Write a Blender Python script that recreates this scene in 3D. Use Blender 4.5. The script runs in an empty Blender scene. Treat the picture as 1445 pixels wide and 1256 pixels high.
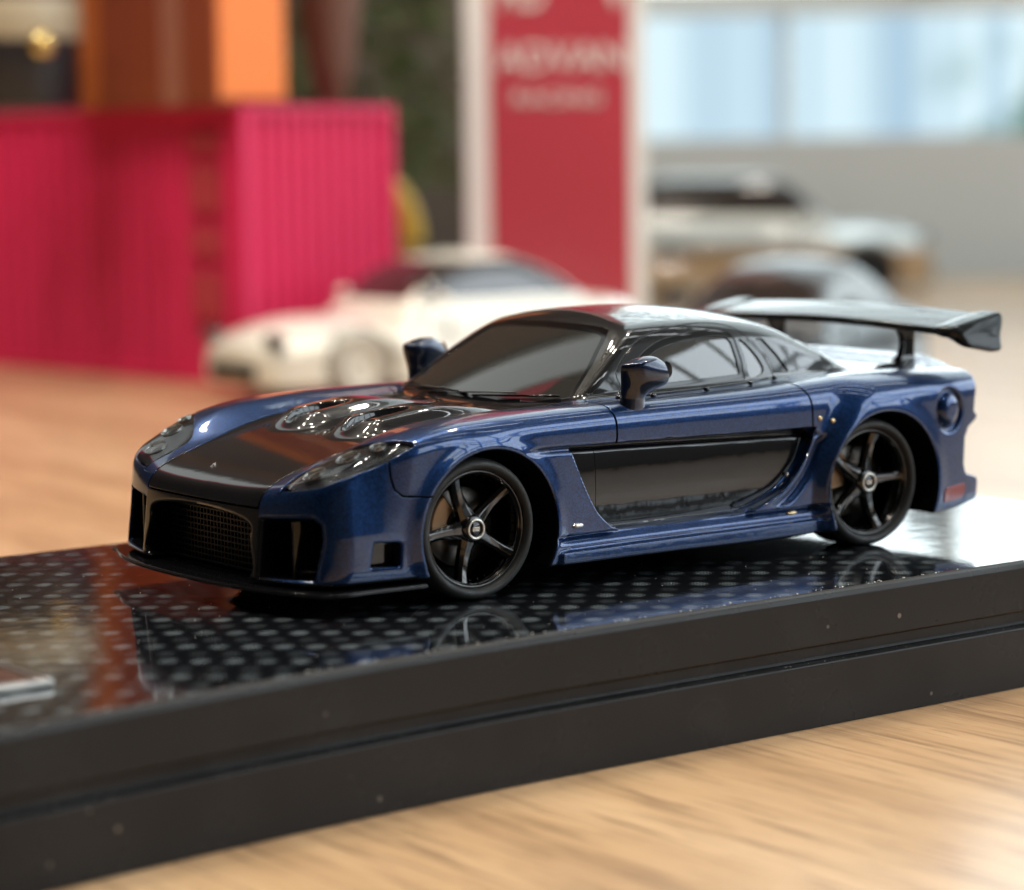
import bpy, math
import numpy as np
from mathutils import Matrix, Vector

# ------------------------------------------------------------------ camera, world, lamps
scene = bpy.context.scene
scene.render.engine = 'CYCLES'
scene.view_settings.view_transform = 'Standard'
scene.view_settings.look = 'None'
scene.view_settings.exposure = 0.0
scene.view_settings.gamma = 1.0
scene.cycles.use_denoising = True
scene.cycles.max_bounces = 8
scene.cycles.glossy_bounces = 4
scene.cycles.transmission_bounces = 6
scene.cycles.sample_clamp_indirect = 6.0

CAM_POS = Vector((-8.0936, -10.3766, 2.0258))
CAM_R = Vector((0.79977, -0.60014, -0.01437))
CAM_U = Vector((0.07931, 0.08190, 0.99348))
CAM_F = Vector((0.59505, 0.79569, -0.11309))
cam_data = bpy.data.cameras.new('camera')
cam = bpy.data.objects.new('camera', cam_data)
scene.collection.objects.link(cam)
cam.matrix_world = Matrix(((CAM_R.x, CAM_U.x, -CAM_F.x, CAM_POS.x), (CAM_R.y, CAM_U.y, -CAM_F.y, CAM_POS.y),
                           (CAM_R.z, CAM_U.z, -CAM_F.z, CAM_POS.z), (0, 0, 0, 1)))
cam_data.sensor_width = 36.0
cam_data.lens = 36.0 * 3736.2 / 1445.0
cam_data.clip_start = 0.1
cam_data.clip_end = 600
cam_data.dof.use_dof = True
cam_data.dof.focus_distance = 12.2
cam_data.dof.aperture_fstop = 0.0931 / 0.19
scene.camera = cam

world = bpy.data.worlds.new("World")
scene.world = world
world.use_nodes = True
bg = world.node_tree.nodes['Background']
bg.inputs[0].default_value = (0.42, 0.38, 0.34, 1)
bg.inputs[1].default_value = 0.05
# ------------------------------------------------------------------ curves and implicit-surface helpers
class Spline:
    """natural cubic spline, linear outside its knots"""
    def __init__(s, *pts):
        p = np.array(sorted(pts), float); s.x = p[:, 0]; s.y = p[:, 1]; n = len(p)
        h = np.diff(s.x); A = np.eye(n); r = np.zeros(n)
        for i in range(1, n - 1):
            A[i, i-1] = h[i-1]; A[i, i] = 2 * (h[i-1] + h[i]); A[i, i+1] = h[i]
            r[i] = 6 * ((s.y[i+1] - s.y[i]) / h[i] - (s.y[i] - s.y[i-1]) / h[i-1])
        s.m = np.linalg.solve(A, r); s.h = h
    def __call__(s, x):
        x = np.asarray(x, float); xc = np.clip(x, s.x[0], s.x[-1])
        i = np.clip(np.searchsorted(s.x, xc) - 1, 0, len(s.h) - 1)
        h = s.h[i]; a = s.x[i+1] - xc; b = xc - s.x[i]
        return (s.m[i] * a**3 + s.m[i+1] * b**3) / (6*h) + (s.y[i] / h - s.m[i] * h / 6) * a + (s.y[i+1] / h - s.m[i+1] * h / 6) * b
class Lin:
    def __init__(s, *pts):
        p = np.array(sorted(pts), float); s.x = p[:, 0]; s.y = p[:, 1]
    def __call__(s, x): return np.interp(x, s.x, s.y)
def sst(t):
    t = np.clip(t, 0, 1); return t * t * (3 - 2 * t)
def smax(a, b, k):
    h = np.maximum(k - np.abs(a - b), 0) / k
    return np.maximum(a, b) + h * h * k * 0.25
def smin(a, b, k): return -smax(-a, -b, k)
def smooth_poly(pts, n=6, closed=True):
    """Catmull-Rom subdivision of a polygon"""
    P = np.array(pts, float); N = len(P); out = []
    for i in range(N if closed else N - 1):
        if closed: p0, p1, p2, p3 = P[i-1], P[i], P[(i+1) % N], P[(i+2) % N]
        else: p0, p1, p2, p3 = P[max(i-1, 0)], P[i], P[i+1], P[min(i+2, N-1)]
        for k in range(n):
            t = k / n
            out.append(0.5 * (2*p1 + (p2-p0)*t + (2*p0-5*p1+4*p2-p3)*t*t + (3*p1-p0-3*p2+p3)*t**3))
    if not closed: out.append(P[-1])
    return np.array(out)
def poly_sd(P, u, v):
    """signed distance to a closed polygon in the (u, v) plane, negative inside"""
    P = np.asarray(P, float); d2 = None; par = None
    for i in range(len(P)):
        ax, ay = P[i-1]; bx, by = P[i]
        ex, ey = bx - ax, by - ay
        wx = u - ax; wy = v - ay
        t = np.clip((wx * ex + wy * ey) / (ex*ex + ey*ey + 1e-12), 0, 1)
        q = (wx - ex*t)**2 + (wy - ey*t)**2
        d2 = q if d2 is None else np.minimum(d2, q)
        c = ((ay > v) != (by > v)) & (wx < ex * wy / (ey if abs(ey) > 1e-12 else 1e-12))
        par = c if par is None else par ^ c
    d = np.sqrt(d2)
    return np.where(par, -d, d)
def line_d(P, u, v):
    """distance to an open polyline"""
    d2 = None
    for i in range(1, len(P)):
        ax, ay = P[i-1]; bx, by = P[i]; ex, ey = bx - ax, by - ay
        wx = u - ax; wy = v - ay
        t = np.clip((wx * ex + wy * ey) / (ex*ex + ey*ey + 1e-12), 0, 1)
        q = (wx - ex*t)**2 + (wy - ey*t)**2
        d2 = q if d2 is None else np.minimum(d2, q)
    return np.sqrt(d2)

# ------------------------------------------------------------------ the blue car's body as an implicit surface (1 unit = 1 m of the full-size car)
ZC = Spline((-2.2,.455),(-2.12,.495),(-2.0,.557),(-1.8,.628),(-1.5,.700),(-1.2,.745),(-.9,.772),(-.5,.785),(0,.80),(.6,.82),(1.2,.825),(1.6,.835),(1.9,.855),(2.1,.885))
ZF = Spline((-2.2,.46),(-2.1,.52),(-2.0,.575),(-1.83,.665),(-1.63,.748),(-1.4,.797),(-1.06,.818),(-.59,.822),(0,.825),(.6,.835),(1.2,.855),(1.7,.850),(2.05,.830))
WP = Spline((-2.2,.87),(-2.0,.905),(-1.8,.93),(-1.5,.955),(-1.2,.96),(-.9,.95),(-.6,.94),(0,.935),(.5,.94),(.8,.942),(1.0,.942),(1.25,.943),(1.6,.936),(1.85,.915),(2.1,.87))
XFL = Spline((.05,.785),(.2,.785),(.35,.79),(.5,.815),(.65,.860),(.75,.915),(.83,.975),(.95,1.07))
ZB = Spline((-2.2,.135),(-1.5,.13),(-.8,.108),(0,.1),(.9,.105),(1.3,.13),(1.55,.13),(1.75,.135),(1.9,.16),(2.05,.19))
XP = Spline((0,-2.155),(.3,-2.15),(.5,-2.13),(.7,-2.085),(.85,-2.02),(.93,-1.95),(1.0,-1.85),(1.1,-1.6))
XR = Lin((.05,1.93),(.15,1.955),(.26,1.968),(.285,1.955),(.31,1.865),(.36,1.85),(.50,1.86),(.55,1.89),(.585,1.955),(.605,1.96),(.625,1.935),(.70,1.945),(.80,1.965),(.9,1.98))
RECESS = smooth_poly([(-.70,.645),(-.62,.47),(-.545,.34),(-.46,.262)], 6, False).tolist() + \
         smooth_poly([(-.40,.242),(.0,.240),(.38,.246)], 3, False).tolist() + \
         smooth_poly([(.44,.262),(.60,.33),(.72,.44),(.79,.56),(.82,.62)], 6, False).tolist()
CHANNEL = smooth_poly([(.915,.76),(1.05,.75),(1.03,.70),(.955,.56),(.935,.35),(.91,.20),(.885,.20),(.87,.45),(.885,.64)], 3)
SMALL_DUCT = [(-1.80,.205),(-1.655,.20),(-1.65,.305),(-1.78,.315)]
GRILLE = smooth_poly([(-.46,.15),(-.44,.30),(-.43,.375),(-.25,.41),(0,.42),(.25,.41),(.43,.375),(.44,.30),(.46,.15),(.2,.135),(-.2,.135)], 4)
DUCT = [(.515,.15),(.515,.405),(.80,.425),(.835,.40),(.845,.33),(.825,.16)]
AF = (-1.168, .300, .374)      # front wheel arch: x, z, radius
AR = (1.245, .300, .374)
# greenhouse
ZR = Spline((-.5,1.02),(-.3,1.13),(-.1,1.19),(.05,1.205),(.25,1.211),(.5,1.202),(.79,1.168),(.95,1.132),(1.17,1.048),(1.4,.945),(1.64,.845),(1.85,.77),(2.0,.74))
WC = Spline((-.7,.66),(-.4,.70),(-.1,.715),(.3,.715),(.6,.695),(.9,.645),(1.2,.56),(1.5,.46),(1.8,.34))
def body_parts(x, y, z):
    s = np.abs(y)
    zc = ZC(x); zf = ZF(x)
    T = zc + (zf - zc) * sst((s - .47) / .27) - 1.3 * np.maximum(s - .78, 0)**2
    # raised bonnet with two long vents
    u = (s - (.255 + .02 * (x + 1.4)))
    xb = x + 1.56 - 2.2 * u * u
    fade = sst(xb / .17) * (1 - sst((x + 1.12) / .50))
    T = T + fade * (.044 * sst((.200 - np.abs(u)) / .09) + .018 * sst((.46 - s) / .08))
    vx = (x + 1.30) / .185; vy = (u + .01) / .085
    T = T - .036 * sst((1.0 - np.sqrt(vx*vx + vy*vy)) / .20)
    # ducktail
    T = T + .02 * sst((x - 1.75) / .2) * sst((.80 - s) / .15)
    w = WP(x)
    S = w - 2.2 * np.maximum(z - .70, 0)**2 - .8 * np.maximum(.22 - z, 0)**2
    S = S - .10 * np.maximum(z - .35, 0) * sst((-1.55 - x) / .3)
    # flared arch lips
    rf = np.sqrt((x - AF[0])**2 + (z - AF[1])**2); rr = np.sqrt((x - AR[0])**2 + (z - AR[1])**2)
    S = S + .014 * np.exp(-((rf - .375) / .05)**2) + .012 * np.exp(-((rr - .375) / .06)**2)
    # hollow behind the rear haunch start, door hollow, skirt
    S = S + .058 * sst((x - XFL(z)) / (.115 + .14 * sst((z - .45) / .35)))
    rc = poly_sd(RECESS, x, z)
    S = S - (.064 + np.where(z > .43, .36, .62) * (z - .43)**2) * sst(.5 - rc / .013)
    inr = sst((x + .80) / .04) * sst((.88 - x) / .10)
    S = S + inr * (.022 * sst((.178 - z) / .016) - .03 * sst((z - .19) / .05) * sst((.245 - z) / .01) )
    # swage that closes the blue band at the bottom
    band = sst((x + 1.02) / .25) * sst((.86 - x) / .06)
    zl = .640 - .045 * (x + .70) / 1.5
    S = S - band * .018 * np.exp(-((z - zl + .004) / .012)**2)
    # strakes at the rear of the door hollow
    S = S - .028 * np.exp(-((rc - .060) / .020)**2) * sst((x - .46) / .12) * sst((z - .235) / .05) * sst((.60 - z) / .06)
    # rear round lamp
    rl = np.sqrt(((x - 1.712) / .085)**2 + ((z - .648) / .098)**2)
    S = S - .022 * np.exp(-((rl - 1.0) / .16)**2) + .018 * sst((.95 - rl) / .6)
    f = smax(z - T, s - S, .055)
    f = smax(f, (XP(s) + .11 * (z - .13) + .0 * s) - x, .06)
    f = smax(f, x - XR(z) - .07 * (.81 - s * s), .025)
    f = smax(f, ZB(x) - z, .02)
    # openings
    gr = np.maximum(poly_sd(GRILLE, s, z), x + 1.93)
    f = smax(f, -gr, .014)
    du = np.maximum(poly_sd(DUCT, s, z), x + 1.80 - .2 * (s - .5))
    f = smax(f, -du, .018)
    sd = np.maximum(poly_sd(SMALL_DUCT, x, z), .875 - s)
    f = smax(f, -sd, .01)
    ar = np.maximum(np.minimum(rf - AF[2], rr - AR[2]), .50 - s)
    f = smax(f, -ar, .014)
    return f, rf, rr
def cabin_part(x, y, z):
    s = np.abs(y)
    R = ZR(x) - .22 * s * s
    Wc = WC(x) - .44 * (z - .85) - .35 * np.maximum(z - .85, 0)**2 - .25 * np.minimum(z - .85, 0)
    f = smax(z - R, s - Wc, .065)
    ws = -.63 + (z - .80) * 1.53 + .22 * s * s + .25 * (z - .8) * (z - 1.15)
    f = smax(f, (ws - x) * .55, .035)
    return smax(f, .74 - z, .01)
def F(x, y, z):
    fb, _, _ = body_parts(x, y, z)
    return smin(fb, cabin_part(x, y, z), .035)
def grad(Fn, P, e=.003):
    x, y, z = P.T
    k = np.array([[1,-1,-1],[-1,-1,1],[-1,1,-1],[1,1,1]], float)
    g = np.zeros_like(P)
    for q in k: g += q * Fn(x + e*q[0], y + e*q[1], z + e*q[2])[:, None]
    return g / (4 * e)
# ------------------------------------------------------------------ meshing: surface nets, clipping along curves, smooth analytic normals
def surface_net(Fn, lo, hi, h, half=True):
    """quads of the zero surface of Fn; half: only y >= 0 of a shape symmetric in y"""
    nx, nz = [int(np.ceil((hi[i] - lo[i]) / h)) + 1 for i in (0, 2)]
    y0 = -h / 2 if half else lo[1]
    ny = int(np.ceil((hi[1] - y0) / h)) + 1
    X = (lo[0] + h * np.arange(nx))[:, None, None]; Y = (y0 + h * np.arange(ny))[None, :, None]; Z = (lo[2] + h * np.arange(nz))[None, None, :]
    V = np.broadcast_to(Fn(X, Y, Z), (nx, ny, nz)).astype(np.float32)
    S = V < 0
    cnt = np.zeros((nx-1, ny-1, nz-1), np.int8)
    for a in (0, 1):
        for b in (0, 1):
            for c in (0, 1): cnt += S[a:nx-1+a, b:ny-1+b, c:nz-1+c]
    act = np.argwhere((cnt > 0) & (cnt < 8))
    idx = np.full((nx-1, ny-1, nz-1), -1, np.int32)
    idx[act[:, 0], act[:, 1], act[:, 2]] = np.arange(len(act))
    acc = np.zeros((len(act), 3)); n = np.zeros(len(act))
    cor = np.array([(a, b, c) for a in (0, 1) for b in (0, 1) for c in (0, 1)])
    vals = [V[act[:, 0]+c[0], act[:, 1]+c[1], act[:, 2]+c[2]] for c in cor]
    for i in range(8):
        for j in range(i+1, 8):
            if np.abs(cor[i] - cor[j]).sum() != 1: continue
            m = (vals[i] < 0) != (vals[j] < 0)
            t = vals[i][m] / (vals[i][m] - vals[j][m])
            acc[m] += cor[i] + t[:, None] * (cor[j] - cor[i]); n[m] += 1
    P = np.array([lo[0], y0, lo[2]]) + h * (act + acc / n[:, None])
    quads = []
    for ax in range(3):
        sl0 = [slice(None)]*3; sl1 = [slice(None)]*3; sl0[ax] = slice(0, -1); sl1[ax] = slice(1, None)
        a, b = S[tuple(sl0)], S[tuple(sl1)]
        e = np.argwhere(a != b); o1, o2 = (ax+1) % 3, (ax+2) % 3
        dims = (nx, ny, nz)
        e = e[(e[:, o1] > 0) & (e[:, o2] > 0) & (e[:, o1] < dims[o1]-1) & (e[:, o2] < dims[o2]-1)]
        def cell(d1, d2):
            q = e.copy(); q[:, o1] -= d1; q[:, o2] -= d2; return idx[q[:, 0], q[:, 1], q[:, 2]]
        Q = np.stack([cell(1, 1), cell(0, 1), cell(0, 0), cell(1, 0)], 1)
        fl = ~a[e[:, 0], e[:, 1], e[:, 2]]
        Q[fl] = Q[fl][:, ::-1]
        quads.append(Q)
    Q = np.concatenate(quads)
    mid = act[:, 1] == 0
    for _ in range(2):
        g = grad(Fn, P); v = Fn(*P.T)
        st = v / np.maximum((g*g).sum(1), .05)
        P -= np.clip(st, -h, h)[:, None] * g
        if half: P[mid, 1] = 0
    T = np.concatenate([Q[:, [0, 1, 2]], Q[:, [0, 2, 3]]])
    N = grad(Fn, P, .004); 
    if half: N[mid, 1] = 0
    N /= np.linalg.norm(N, axis=1)[:, None] + 1e-9
    return P, T, N
def compact(P, T, N):
    u, inv = np.unique(T, return_inverse=True)
    return P[u], inv.reshape(T.shape), N[u]
def clip(M, phi):
    """keep the part of the mesh where phi > 0, cutting triangles exactly on phi = 0"""
    P, T, N = M
    ph = phi(P, N) if callable(phi) else phi
    if len(T) == 0: return M
    ph = np.where(np.abs(ph) < 1e-7, 1e-7, ph)
    pos = ph[T] > 0; c = pos.sum(1)
    keep = T[c == 3]; cutters = T[(c == 1) | (c == 2)]; pc = pos[(c == 1) | (c == 2)]; cc = pc.sum(1)
    # rotate so that the odd vertex out comes first
    odd = np.where(cc == 1, np.argmax(pc, 1), np.argmin(pc, 1))
    r = np.arange(len(cutters)); A = cutters[r, odd]; B = cutters[r, (odd+1) % 3]; C = cutters[r, (odd+2) % 3]
    e = np.concatenate([np.stack([A, B], 1), np.stack([A, C], 1)]) if len(r) else np.zeros((0, 2), int)
    if len(e) == 0: return compact(P, keep, N)
    es = np.sort(e, 1); ue, inv = np.unique(es, axis=0, return_inverse=True); inv = inv.ravel()
    t = (ph[ue[:, 0]] / (ph[ue[:, 0]] - ph[ue[:, 1]]))[:, None]
    NP = P[ue[:, 0]] * (1-t) + P[ue[:, 1]] * t
    NN = N[ue[:, 0]] * (1-t) + N[ue[:, 1]] * t; NN /= np.linalg.norm(NN, axis=1)[:, None] + 1e-9
    ab = inv[:len(r)] + len(P); ac = inv[len(r):] + len(P)
    one = cc == 1; two = ~one
    new = np.concatenate([keep, np.stack([A, ab, ac], 1)[one], np.stack([ab, B, C], 1)[two], np.stack([ab, C, ac], 1)[two]])
    return compact(np.concatenate([P, NP]), new, np.concatenate([N, NN]))
def mirrored(M):
    P, T, N = M; f = np.array([1, -1, 1.])
    return P * f, T[:, ::-1], N * f
def joined(*Ms):
    o = 0; Ps, Ts, Ns = [], [], []
    for P, T, N in Ms: Ps.append(P); Ts.append(T + o); Ns.append(N); o += len(P)
    return np.concatenate(Ps), np.concatenate(Ts), np.concatenate(Ns)
def rimmed(M, t=.02, centre=True):
    """give the open borders of a panel a real edge that turns inwards"""
    P, T, N = M
    e = np.concatenate([T[:, [0, 1]], T[:, [1, 2]], T[:, [2, 0]]])
    es = np.sort(e, 1); _, inv, cn = np.unique(es, axis=0, return_inverse=True, return_counts=True)
    b = e[cn[inv.ravel()] == 1]
    if centre: b = b[~((np.abs(P[b[:, 0], 1]) < 1e-5) & (np.abs(P[b[:, 1], 1]) < 1e-5))]
    if len(b) == 0: return M
    a0, a1 = P[b[:, 0]], P[b[:, 1]]
    q0, q1 = a0 - N[b[:, 0]] * t, a1 - N[b[:, 1]] * t
    fn = np.cross(a1 - a0, N[b[:, 0]]); fn /= np.linalg.norm(fn, axis=1)[:, None] + 1e-9
    n = len(b); i = np.arange(n); r = .0032
    n0, n1 = N[b[:, 0]], N[b[:, 1]]
    b0, b1 = a0 + fn*r - n0*r, a1 + fn*r - n1*r
    q0 = q0 + fn*r; q1 = q1 + fn*r
    def strip(A0, A1, B1, B0, NA0, NA1, NB1, NB0):
        return np.concatenate([A0, A1, B1, B0]), np.concatenate([np.stack([i+n, i, i+3*n], 1), np.stack([i+n, i+3*n, i+2*n], 1)]), np.concatenate([NA0, NA1, NB1, NB0])
    m0, m1 = n0 + fn, n1 + fn; m0 /= np.linalg.norm(m0, axis=1)[:, None] + 1e-9; m1 /= np.linalg.norm(m1, axis=1)[:, None] + 1e-9
    c0, c1 = a0 + fn*r*.65 - n0*r*.3, a1 + fn*r*.65 - n1*r*.3
    return joined(M, strip(a0, a1, c1, c0, n0, n1, m1, m0), strip(c0, c1, b1, b0, m0, m1, fn, fn), strip(b0, b1, q1, q0, fn, fn, fn, fn))
def offset(M, d):
    P, T, N = M; return P + N * d, T, N
def link(o): scene.collection.objects.link(o); return o
def mesh_obj(name, M, mat, parent=None, smooth=True):
    P, T, N = M
    me = bpy.data.meshes.new(name)
    me.vertices.add(len(P)); me.vertices.foreach_set('co', P.astype(np.float32).ravel())
    me.loops.add(3 * len(T)); me.loops.foreach_set('vertex_index', T.astype(np.int32).ravel())
    me.polygons.add(len(T)); me.polygons.foreach_set('loop_start', np.arange(0, 3*len(T), 3, dtype=np.int32))
    me.polygons.foreach_set('loop_total', np.full(len(T), 3, dtype=np.int32))
    me.polygons.foreach_set('use_smooth', np.ones(len(T), dtype=bool))
    me.update(calc_edges=True)
    if N is not None: me.normals_split_custom_set_from_vertices(N.tolist())
    me.materials.append(mat)
    o = link(bpy.data.objects.new(name, me))
    if parent: o.parent = parent
    return o
# ------------------------------------------------------------------ materials
def new_mat(name):
    m = bpy.data.materials.new(name); m.use_nodes = True
    nt = m.node_tree; b = nt.nodes['Principled BSDF']
    return m, nt, b
def setp(b, **k):
    names = dict(color='Base Color', metal='Metallic', rough='Roughness', coat='Coat Weight', coatr='Coat Roughness', spec='Specular IOR Level',
                 trans='Transmission Weight', ior='IOR', emit='Emission Color', emits='Emission Strength', sheen='Sheen Weight', alpha='Alpha', coatior='Coat IOR')
    for q, v in k.items():
        if q in ('color', 'emit') and len(v) == 3: v = (*v, 1)
        b.inputs[names[q]].default_value = v
def mat(name, **k):
    m, nt, b = new_mat(name); setp(b, **k); return m
def node(nt, t, **k):
    n = nt.nodes.new(t)
    for a, v in k.items(): setattr(n, a, v)
    return n
def obj_coords(nt, scale=(1, 1, 1), rot=(0, 0, 0)):
    tc = node(nt, 'ShaderNodeTexCoord'); mp = node(nt, 'ShaderNodeMapping')
    mp.inputs['Scale'].default_value = scale; mp.inputs['Rotation'].default_value = rot
    nt.links.new(tc.outputs['Object'], mp.inputs['Vector']); return mp.outputs['Vector']
def rough_noise(nt, b, vec, scale, lo, hi, detail=4):
    n = node(nt, 'ShaderNodeTexNoise'); n.inputs['Scale'].default_value = scale; n.inputs['Detail'].default_value = detail
    r = node(nt, 'ShaderNodeMapRange'); r.inputs['From Min'].default_value = .3; r.inputs['From Max'].default_value = .7
    r.inputs['To Min'].default_value = lo; r.inputs['To Max'].default_value = hi
    nt.links.new(vec, n.inputs['Vector']); nt.links.new(n.outputs[0], r.inputs[0]); nt.links.new(r.outputs[0], b.inputs['Roughness'])
def add_bump(nt, b, height, strength, dist, coat=False):
    bp = node(nt, 'ShaderNodeBump'); bp.inputs['Strength'].default_value = strength; bp.inputs['Distance'].default_value = dist
    nt.links.new(height, bp.inputs['Height']); nt.links.new(bp.outputs[0], b.inputs['Coat Normal' if coat else 'Normal'])
    return bp
def paint(name, base, dark, metal=.75, rough=.38, flake=True, orange=.0007):
    m, nt, b = new_mat(name); setp(b, metal=metal, rough=rough, coat=1.0, coatr=.012, coatior=1.5)
    v = obj_coords(nt)
    if flake:
        vo = node(nt, 'ShaderNodeTexVoronoi'); vo.inputs['Scale'].default_value = 150
        nt.links.new(v, vo.inputs['Vector'])
        mx = node(nt, 'ShaderNodeMix', data_type='RGBA')
        sp = node(nt, 'ShaderNodeSeparateColor'); nt.links.new(vo.outputs['Color'], sp.inputs[0])
        nt.links.new(sp.outputs[0], mx.inputs['Factor'])
        mx.inputs['A'].default_value = (*dark, 1); mx.inputs['B'].default_value = (*base, 1)
        nt.links.new(mx.outputs['Result'], b.inputs['Base Color'])
        nm = node(nt, 'ShaderNodeBump'); nm.inputs['Strength'].default_value = .22; nm.inputs['Distance'].default_value = .004
        nt.links.new(sp.outputs[1], nm.inputs['Height']); nt.links.new(nm.outputs[0], b.inputs['Normal'])
    else: setp(b, color=base)
    n = node(nt, 'ShaderNodeTexNoise'); n.inputs['Scale'].default_value = 9; n.inputs['Detail'].default_value = 2
    nt.links.new(v, n.inputs['Vector'])
    add_bump(nt, b, n.outputs[0], 1.0, orange, coat=True)
    return m
M = {}
M['blue'] = paint('blue metallic paint', (.005, .040, .150), (.0015, .013, .058), rough=.29)
M['mirror'] = paint('blue paint with dark reflection', (.003, .012, .045), (.002, .007, .025), rough=.3)  # blue body paint darkened to stand for the dark surroundings it reflects
M['black'] = paint('black gloss lacquer', (.004, .004, .005), None, metal=0, rough=.3, flake=False)
M['wingblack'] = mat('wing black lacquer', color=(.008, .010, .011), rough=.10, spec=.22)
setp(M['black'].node_tree.nodes['Principled BSDF'], spec=.1)
M['gloss'] = mat('black gloss plastic', color=(.004, .004, .005), rough=.07)
M['satin'] = mat('black satin plastic', color=(.012, .012, .013), rough=.42)
M['well'] = mat('wheel well black', color=(.003, .003, .003), rough=.8, spec=.08)
M['glass'] = mat('tinted window glass', color=(.10, .097, .092), rough=.02, trans=.75, ior=1.8, spec=.5)
M['clear'] = mat('clear lamp cover', color=(.62, .65, .70), rough=.03, trans=1.0, ior=1.4)
M['tyre'] = None
def tyre_mat():
    m, nt, b = new_mat('tyre rubber'); setp(b, color=(.018, .018, .018), rough=.6)
    rough_noise(nt, b, obj_coords(nt), 14, .48, .7); return m
M['tyre'] = tyre_mat()
M['rim'] = mat('dark chrome rim', color=(.045, .043, .042), metal=1, rough=.20, coat=.8)
M['nut'] = mat('brushed wheel nut', color=(.62, .58, .52), metal=1, rough=.3)
M['disc'] = mat('brake disc steel', color=(.11, .10, .09), metal=1, rough=.4)
M['caliper'] = mat('bronze brake caliper', color=(.20, .12, .065), metal=.8, rough=.4)
M['silver'] = mat('silver print', color=(.75, .74, .70), metal=.9, rough=.25)
M['gold'] = mat('small brass lamp', color=(.65, .5, .28), metal=.9, rough=.3)
M['red'] = mat('red reflector', color=(.28, .012, .02), rough=.2, coat=.6)
M['lampin'] = mat('lamp bowl grey', color=(.17, .175, .18), metal=.8, rough=.25)
M['seat'] = mat('interior charcoal', color=(.02, .02, .022), rough=.7)
M['mesh'] = mat('grille mesh black', color=(.02, .022, .026), metal=.6, rough=.35)
# ------------------------------------------------------------------ things, tags and small mesh builders
def tag(o, label=None, cat=None, group=None, kind=None):
    if label: o['label'] = label
    if cat: o['category'] = cat
    if group: o['group'] = group
    if kind: o['kind'] = kind
    return o
def empty(name, loc=(0, 0, 0), label=None, cat=None, group=None, parent=None):
    o = link(bpy.data.objects.new(name, None)); o.location = loc; o.empty_display_size = .1
    if parent: o.parent = parent
    return tag(o, label, cat, group)
def copy_child(o, parent, **k):
    c = link(o.copy()); c.parent = parent
    for a, v in k.items(): setattr(c, a, v)
    return c
def copy_tree(o, parent=None):
    c = link(o.copy()); c.parent = parent
    for ch in list(o.children): copy_tree(ch, c)
    return c
def pyd(name, V, Fc, mat, parent=None, smooth=False, bevel=0, angle=35):
    me = bpy.data.meshes.new(name); me.from_pydata([tuple(v) for v in V], [], [tuple(f) for f in Fc]); me.update()
    me.materials.append(mat); o = link(bpy.data.objects.new(name, me))
    if parent: o.parent = parent
    if smooth:
        me.polygons.foreach_set('use_smooth', [True] * len(me.polygons))
    if bevel:
        b = o.modifiers.new('bevel', 'BEVEL'); b.width = bevel; b.segments = 2; b.limit_method = 'ANGLE'; b.angle_limit = math.radians(angle); b.harden_normals = False
        me.polygons.foreach_set('use_smooth', [True] * len(me.polygons))
        w = o.modifiers.new('normals', 'WEIGHTED_NORMAL'); w.keep_sharp = True
    return o
def boxg(lo, hi):
    x0, y0, z0 = lo; x1, y1, z1 = hi
    V = [(x0,y0,z0),(x1,y0,z0),(x1,y1,z0),(x0,y1,z0),(x0,y0,z1),(x1,y0,z1),(x1,y1,z1),(x0,y1,z1)]
    return V, [(0,3,2,1),(4,5,6,7),(0,1,5,4),(1,2,6,5),(2,3,7,6),(3,0,4,7)]
def merge(*G):
    V, Fc = [], []
    for v, f in G:
        o = len(V); V += [tuple(q) for q in v]; Fc += [tuple(i + o for i in q) for q in f]
    return V, Fc
def box(name, lo, hi, mat, parent=None, bevel=0): return pyd(name, *boxg(lo, hi), mat, parent, bevel=bevel)
def lathe(prof, n=64, axis='y', c=(0, 0, 0), closed=False):
    """revolve (r, h) pairs about the axis through c"""
    V, Fc = [], []; m = len(prof)
    for i in range(n):
        a = 2 * math.pi * i / n; ca, sa = math.cos(a), math.sin(a)
        for r, h in prof:
            if axis == 'y': V.append((c[0] + r*ca, c[1] + h, c[2] + r*sa))
            elif axis == 'z': V.append((c[0] + r*ca, c[1] + r*sa, c[2] + h))
            else: V.append((c[0] + h, c[1] + r*ca, c[2] + r*sa))
    for i in range(n):
        j = (i + 1) % n
        for k in range(m if closed else m - 1):
            l = (k + 1) % m; Fc.append((i*m+k, i*m+l, j*m+l, j*m+k))
    return V, Fc
def tube(path, r, n=10, closed=False):
    P = [Vector(p) for p in path]; V, Fc = [], []; m = len(P)
    rr = r if hasattr(r, '__len__') else [r] * m
    up = Vector((0, 0, 1))
    for i, p in enumerate(P):
        a = P[i-1] if (i > 0 or closed) else p; b = P[(i+1) % m] if (i < m-1 or closed) else p
        t = (b - a).normalized(); s = t.cross(up)
        if s.length < 1e-3: s = t.cross(Vector((1, 0, 0)))
        s.normalize(); u = s.cross(t)
        for k in range(n):
            q = 2*math.pi*k/n; V.append(tuple(p + (s*math.cos(q) + u*math.sin(q)) * rr[i]))
    for i in range(m if closed else m-1):
        j = (i+1) % m
        for k in range(n):
            l = (k+1) % n; Fc.append((i*n+k, i*n+l, j*n+l, j*n+k))
    if not closed: Fc += [tuple(range(n))[::-1], tuple((m-1)*n + k for k in range(n))]
    return V, Fc
def prism(pts, z0, z1):
    n = len(pts); V = [(p[0], p[1], z0) for p in pts] + [(p[0], p[1], z1) for p in pts]
    return V, [tuple(range(n))[::-1], tuple(range(n, 2*n))] + [(i, (i+1) % n, (i+1) % n + n, i + n) for i in range(n)]
def sdf_obj(name, Fn, lo, hi, h, mat, parent=None, half=False, both=True):
    m = surface_net(Fn, lo, hi, h, half)
    if half and both: m = joined(m, mirrored(m))
    return mesh_obj(name, m, mat, parent)

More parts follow.
